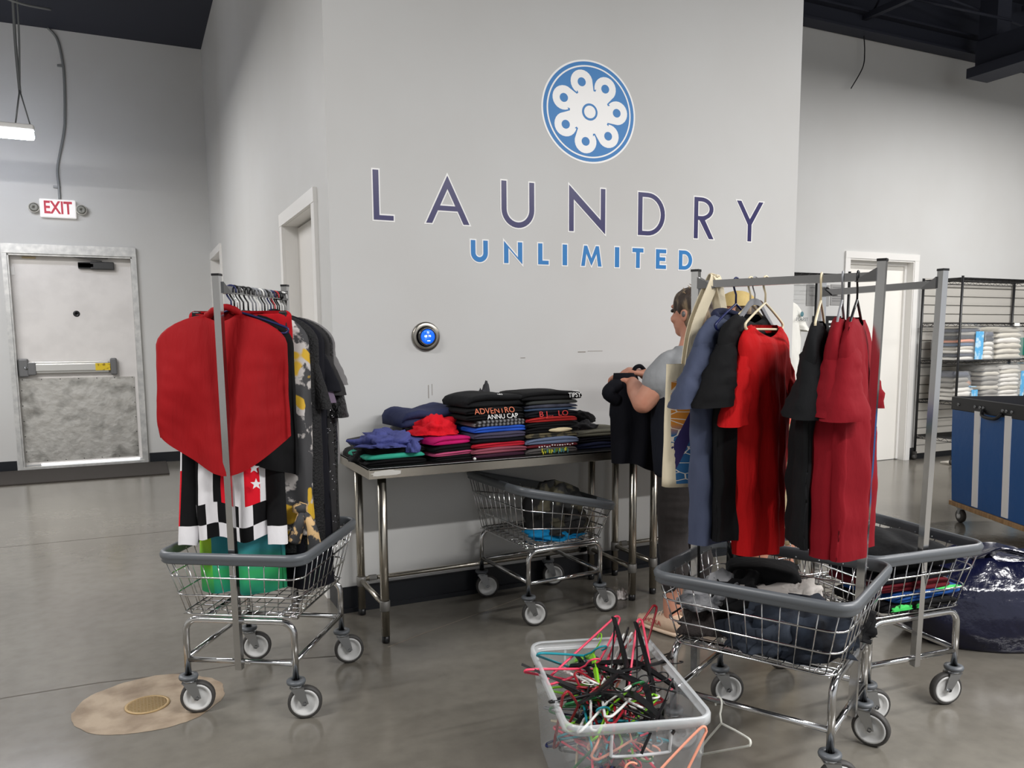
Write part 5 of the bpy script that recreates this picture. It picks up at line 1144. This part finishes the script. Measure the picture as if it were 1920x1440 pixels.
def shoe(parent, loc, yaw, label_text=None, mats=None, s=1.0):
    R = Matrix.Rotation(yaw, 3, 'Z'); P = Vector(loc)-Vector(parent.location)
    def add(mb, nm, mt, par): mb.v = [tuple(R @ (Vector(v)*s)+P) for v in mb.v]; return mb.build(nm, mt, par)
    # local +y = toe, foot 0.27 long
    up, so = MB(), MB(); ru, rs_ = [], []
    for j in range(15):
        v = j/14; y = -.085+.27*v; w = .036+.012*sin(pi*min(1, v*1.05))+(.006 if .5 < v < .85 else 0); w *= (1 if v < .9 else sqrt(max(.05, 1-((v-.9)/.1)**2*.8))); w *= (1 if v > .06 else .8)
        toe = .012*max(0, (v-.75)/.25)**1.5
        rs_.append([Vector((w*1.12*cos(2*pi*i/16), y, .019+.019*sin(2*pi*i/16)*(1 if sin(2*pi*i/16) > 0 else 1)+toe)) for i in range(16)])
        h = .105-.0*v if v < .32 else .105-.062*((v-.32)/.68)**.8; h = h if v < .93 else h*.75
        ru.append([Vector((w*.98*math.copysign(abs(cos(2*pi*i/20))**.8, cos(2*pi*i/20)), y, .03+toe+(h-.03)*max(0, sin(2*pi*i/20))**.7*1.0)) for i in range(20)])
    so.loft(rs_, 0, True, True, True); up.loft(ru, 0, True, True, True)
    o = add(up, 'shoe', mats[0], parent); add(so, 'sole', mats[1], o)
    for k in range(5): mb = MB(); y = .03+.022*k; z = .098-.012*k; mb.tube(bez([(-.026, y, z-.012), (0, y+.006, z+.004), (.026, y+.012, z-.012)], 4), .0035, 6); add(mb, 'lace', mats[2], o)
    if label_text:
        t = text('brand_lettering', label_text, .034*s, mats[3], None, ext=.001); t.data.transform(Matrix.Rotation(pi/2, 4, 'X')); t.rotation_euler = (0, 0, 0)
        t.data.transform(Matrix.Translation((-.05, .055, .055)) @ Matrix.Rotation(-pi/2, 4, 'Z')); t.data.transform(Matrix.Translation(P) @ R.to_4x4() @ Matrix.Scale(s, 4)); t.parent = o
    return o
# ---------------------------------------------------------------- woman at the table
P1 = thing('person', 'person in grey tee and dark leggings holding up a black garment', 'person', (2.36, 3.08, 0))
F1 = Vector((-.45, .89, 0)).normalized(); y1 = atan2(F1.y, F1.x)-pi/2; R1_ = Vector((F1.y, -F1.x, 0))
c1 = Vector((2.38, 3.06, 0)); FH1 = Vector((-.36, .93, 0))
def q1(r, f, z): return c1+R1_*r+F1*f+Vector((0, 0, z))
hd1 = q1(.01, .02, 1.525)
shL, elL, wrL = Vector((2.262, 3.06, 1.285)), Vector((2.14, 3.11, 1.115)), Vector((2.225, 3.33, 1.20))
shR, elR, wrR = q1(.165, .0, 1.30), q1(.24, .12, 1.10), Vector((2.345, 3.40, 1.235))
ankL, kneL, hipL = Vector((2.275, 3.045, .09)), Vector((2.31, 3.09, .46)), q1(-.095, 0, .84)
ankR, kneR, hipR = q1(.13, -.02, .09), q1(.11, .03, .46), q1(.095, 0, .84)
secs1 = [(.76, .17, .13, -.01), (.86, .205, .155, -.015), (.98, .19, .145, 0), (1.1, .18, .14, .01), (1.22, .185, .135, 0), (1.32, .165, .095, -.01), (1.38, .09, .065, -.01), (1.41, .055, .055, 0)]
mb = MB(); torso(mb, secs1, c1, y1); limb(mb, [q1(0, -.005, 1.36), q1(0, .005, 1.43), hd1+Vector((0, 0, -.05))], [.058, .052, .056]); head(mb, hd1, FH1)
limb(mb, [shL, (shL+elL)/2+Vector((0, -.005, .0)), elL], [.066, .062, .05]); limb(mb, [elL, (elL+wrL)/2, wrL], [.05, .047, .03]); hand(mb, wrL, Vector((-.35, .65, .35)), Vector((0, -.2, 1)), 1, 1.2)
limb(mb, [shR, (shR+elR)/2, elR], [.064, .058, .046]); limb(mb, [elR, (elR+wrR)/2, wrR], [.046, .042, .029]); hand(mb, wrR, Vector((-.7, .35, .2)), Vector((0, -.2, 1)), -1, 1.1)
for a, k, h in ((ankL, kneL, hipL), (ankR, kneR, hipR)):
    limb(mb, [h, h.lerp(k, .5), k, k.lerp(a, .35)+(-F1)*.012, a.lerp(k, .2), a, a+Vector((0, 0, -.03))], [.105, .09, .064, .062, .042, .038, .036])
body1 = remesh(mb, 'body', m_skin, P1, .0055, 4)
m_tee = C('grey_marl', (150, 152, 154)); m_leg = C('leggings', (48, 44, 43), sheen=.05); m_tun = C('tunic', (20, 24, 34))
mb = MB(); torso(mb, [(z, a+.013, b+.014, f) for z, a, b, f in secs1[2:7]], c1, y1); 
for s_, e_ in ((shL, elL), (shR, elR)): limb(mb, [s_+(c1-s_)*Vector((.3, .3, 0)), s_, s_.lerp(e_, .42)], [.07, .08, .086])
remesh(mb, 'tee_shirt', m_tee, P1, .008, 5, disp=lambda p: .004*nz(p.x*14, p.y*14, p.z*9))
mb = MB(); torso(mb, [(.775, .205, .165, -.01), (.86, .224, .174, -.015), (.98, .212, .168, 0), (1.1, .2, .16, .01), (1.16, .196, .152, .01)], c1, y1); remesh(mb, 'tunic', m_tun, P1, .009, 4, disp=lambda p: .006*nz(p.x*11, p.y*11, p.z*5))
mb = MB(); torso(mb, [(.74, .16, .13, -.01), (.8, .19, .15, -.01), (.88, .21, .162, -.015), (.96, .198, .152, -.005)], c1, y1)
for a, k, h in ((ankL, kneL, hipL), (ankR, kneR, hipR)): limb(mb, [h, h.lerp(k, .5), k, k.lerp(a, .35)+(-F1)*.012, a.lerp(k, .38)], [.113, .098, .073, .07, .055])
remesh(mb, 'leggings', m_leg, P1, .008, 4, disp=lambda p: .003*nz(p.x*8, p.y*8, p.z*40)*(.5 < p.z < .7 or p.z < .45))
# hair: short, dark with pale tips
yawh = atan2(FH1.y, FH1.x)-pi/2; Rh = Matrix.Rotation(yawh, 3, 'Z')
mb = MB(); ball(mb, hd1+Rh @ Vector((0, -.018, .045)), (.086, .1, .084), 24, 16, Rh); ball(mb, hd1+Rh @ Vector((0, -.05, -.02)), (.083, .07, .1), 24, 16, Rh)
hm = M('hair', (62, 50, 42), .6, var=(30, (138, 118, 92), .52, .66), bump=(60, .8, .01), stretch=(1, 1, .3))
hr = remesh(mb, 'hair', hm, P1, .007, 3, disp=lambda p: .007*nz(p.x*40, p.y*40, p.z*16))
mb = MB(); rh = random.Random(5)
for k in range(90):
    a = rh.uniform(0, 2*pi); r = rh.uniform(0, .07); b = hd1+Rh @ Vector((r*cos(a), -.03+r*sin(a), .115-r*r*6)); d_ = Rh @ Vector((rh.uniform(-.5, .5), rh.uniform(-.2, .7), rh.uniform(.3, 1))); L_ = rh.uniform(.02, .045)
    mb.tube([b, b+d_*L_*.6, b+d_*L_+Vector((0, 0, -.008))], [.003, .0022, .0007], 4)
mb.v = [tuple(Vector(v)-Vector(P1.location)) for v in mb.v]; tag(mb.build('hair_tufts', M('hair_tips', (150, 128, 98), .6), P1), kind='stuff')
mb = MB(); ball(mb, hd1+Rh @ Vector((-.034, .074, .018))-Vector(P1.location), (.01, .01, .009), 10, 8); ball(mb, hd1+Rh @ Vector((.034, .074, .018))-Vector(P1.location), (.01, .01, .009), 10, 8); mb.build('eyes', M('eye_dark', (40, 30, 26), .2), P1)
mb = MB(); ball(mb, hd1+Rh @ Vector((-.082, -.014, .0))-Vector(P1.location), (.006, .012, .014), 10, 8); mb.build('ear_device', m_grey, P1)
shm = [C('shoe_peach', (222, 192, 166)), M('sole_cream', (232, 206, 180), .6), M('lace_cream', (236, 222, 204), .7), M('shoe_print', (190, 96, 88), .6)]
shoe(P1, (2.268, 3.06, 0), radians(13), 'HOKA', shm, 1.0); shoe(P1, (ankR.x, ankR.y, 0), y1, 'HOKA', shm, 1.0)
# black garment she holds up
mb = MB(); rings = []
for j in range(27):
    v = j/26; ring = []
    for i in range(40):
        t = 2*pi*i/40; a = (.05+.075*min(1, v*2.2))*(1-.06*v); b = .022+.035*min(1, v*2)
        x = a*cos(t); y = b*sin(t)+.016*sin(x*60+v*3)*v+.02*nz(x*8, v*3, 4)*v
        p = Vector((2.195, 3.36, 1.245))+Vector((.903, -.429, 0))*(x+.012*v+.05*min(1, v*2))+Vector((.43, .9, 0))*y+Vector((0, 0, -.45*v+.035*nz(x*9, 2)*v-.05*v*max(0, x/.12)))
        ring.append(p)
    rings.append(ring)
mb.loft(rings, 0, True, True, False)
P = bez([(2.18, 3.36, 1.19), (2.13, 3.37, 1.17), (2.11, 3.36, 1.14), (2.16, 3.35, 1.11)], 5); mb.tube(P, [.03, .034, .036, .036, .036, .034, .034, .034, .033, .033, .032, .03, .03, .03, .03, .03], 10)
mb.tube(bez([(2.30, 3.40, 1.20), (2.285, 3.40, 1.26), (2.32, 3.40, 1.275), (2.35, 3.40, 1.25)], 5), .011, 8)
tag(mb.build('held_garment', m_nblk), 'black garment held up by the person in leggings', 'clothing')
# ---------------------------------------------------------------- second person behind the racks
P2 = thing('person', 'person in tan cap, salmon shirt and khaki cargo trousers behind the racks', 'person', (3.06, 3.2, 0))
F2 = Vector((-.55, .83, 0)).normalized(); y2 = atan2(F2.y, F2.x)-pi/2; R2_ = Vector((F2.y, -F2.x, 0)); c2 = Vector((3.06, 3.18, 0))
def q2(r, f, z): return c2+R2_*r+F2*f+Vector((0, 0, z))
hd2 = Vector((2.84, 3.30, 1.53))
secs2 = [(.78, .17, .14, 0), (.88, .185, .15, .01), (1.0, .18, .15, .05), (1.15, .18, .145, .10), (1.28, .175, .125, .14), (1.37, .145, .09, .16), (1.42, .065, .06, .17)]
mb = MB(); torso(mb, secs2, c2, y2); limb(mb, [q2(0, .15, 1.38), q2(-.01, .17, 1.45), hd2+Vector((0, 0, -.05))], [.06, .055, .058]); head(mb, hd2, F2)
A2 = [(q2(s*.165, .14, 1.31), q2(s*.2, .22, 1.09), q2(s*.14, .40, 1.02), s) for s in (-1, 1)]
for a, b, c_, s in A2: limb(mb, [a, (a+b)/2, b], [.062, .055, .045]); limb(mb, [b, (b+c_)/2, c_], [.045, .041, .029]); hand(mb, c_, F2*.9+Vector((0, 0, -.2))-R2_*s*.3, Vector((0, 0, 1)), s, .6)
LG2 = [(Vector((2.955, 3.26, .08)), Vector((2.99, 3.22, .46)), q2(-.09, 0, .85)), (q2(.13, -.02, .08), q2(.115, .0, .46), q2(.09, 0, .85))]
for a, k, h in LG2:
    limb(mb, [h, h.lerp(k, .5), k, k.lerp(a, .35)-F2*.012, a.lerp(k, .2), a, a+Vector((0, 0, -.03))], [.105, .088, .062, .058, .042, .038, .036]); limb(mb, [a+Vector((0, 0, -.03)), a+F2*.07+Vector((0, 0, -.045)), a+F2*.16+Vector((0, 0, -.055))], [.034, .034, .022])
remesh(mb, 'body', m_skin, P2, .0075, 4)
mb = MB(); torso(mb, [(z, a+.016, b+.018, f) for z, a, b, f in [(.80, .19, .165, 0)]+secs2[1:7]], c2, y2)
for a, b, c_, s in A2: limb(mb, [a.lerp(q2(0, .14, 1.31), .3), a, a.lerp(b, .5)], [.07, .078, .08])
remesh(mb, 'tee_shirt', C('salmon', (196, 96, 82)), P2, .009, 4, disp=lambda p: .006*nz(p.x*11, p.y*11, p.z*6))
m_kh = C('khaki', (186, 168, 134)); mb = MB(); torso(mb, [(.74, .165, .14, 0), (.82, .195, .165, 0), (.9, .2, .165, 0), (.98, .195, .16, 0)], c2, y2)
for a, k, h in LG2: limb(mb, [h, h.lerp(k, .5), k, k.lerp(a, .22)], [.122, .115, .10, .098])
kh = remesh(mb, 'cargo_trousers', m_kh, P2, .009, 3, disp=lambda p: .008*nz(p.x*9, p.y*9, p.z*7))
for a, k, h in LG2:
    c_ = h.lerp(k, .62)-Vector(P2.location)
    for s in (-1, 1): MB().box(c_+R2_*s*.118, (.02, .13, .17), rz=y2, bev=.006).build('cargo_pocket', m_kh, kh); MB().box(c_+R2_*s*.126+Vector((0, 0, .07)), (.02, .14, .05), rz=y2, bev=.006).build('pocket_flap', m_kh, kh)
mb = MB(); Rc = Matrix.Rotation(y2, 3, 'Z'); rings = []
for j in range(9):
    ph = pi/2*j/8; rings.append([hd2+Rc @ Vector((.086*cos(ph*.96)*cos(2*pi*i/24), -.006+.1*cos(ph*.96)*sin(2*pi*i/24), .045+.08*sin(ph)))-Vector(P2.location) for i in range(24)])
mb.loft(rings, 0, True, False, True); cp = mb.build('cap', C('cap_tan', (216, 192, 132), c2=(196, 168, 104)), P2)
vs = []; mb = MB()
for k in range(13): a = radians(20+140*k/12); vs += [hd2+Rc @ Vector((.086*cos(a), .09*sin(a), .048))-Vector(P2.location), hd2+Rc @ Vector((.08*cos(a), .09*sin(a)+.075*sin(a), .036))-Vector(P2.location)]
mb.add(vs, [(2*k, 2*k+1, 2*k+3, 2*k+2) for k in range(12)]); mb.build('brim', M('cap_brown', (70, 54, 42), .8), cp)
mb = MB(); ball(mb, hd2+Rc @ Vector((.03, -.105, .055))-Vector(P2.location), (.035, .014, .022), 12, 8); mb.build('cap_strap', M('cap_brown'), cp)
mb = MB(); ball(mb, hd2+Rc @ Vector((0, -.03, .01)), (.08, .085, .075), 18, 12, Rc); remesh(mb, 'hair', hm, P2, .008, 2)
for a, k, h in LG2:
    mb = MB(); rings = []
    for j in range(11):
        v = j/10; y = -.06+.25*v; w_ = .04+.01*sin(pi*v); w_ *= (1 if v < .9 else .8); rings.append([Vector((a.x, a.y, 0))+Rc @ Vector((sx*w_, y, z))-Vector(P2.location) for sx, z in ((-1, .001), (1, .001), (1, .022), (-1, .022))])
    mb.loft(rings, 0, True, True, True, smooth=False); sd = mb.build('sandal', M('sandal_cream', (224, 212, 186), .6), P2)
    mb = MB(); mb.tube(bez([Vector((a.x, a.y, 0))+Rc @ Vector(p)-Vector(P2.location) for p in ((-.045, .06, .02), (-.03, .07, .06), (0, .08, .07), (.03, .07, .06), (.045, .06, .02))], 4), .011, 8); mb.build('sandal_strap', M('sandal_cream'), sd)
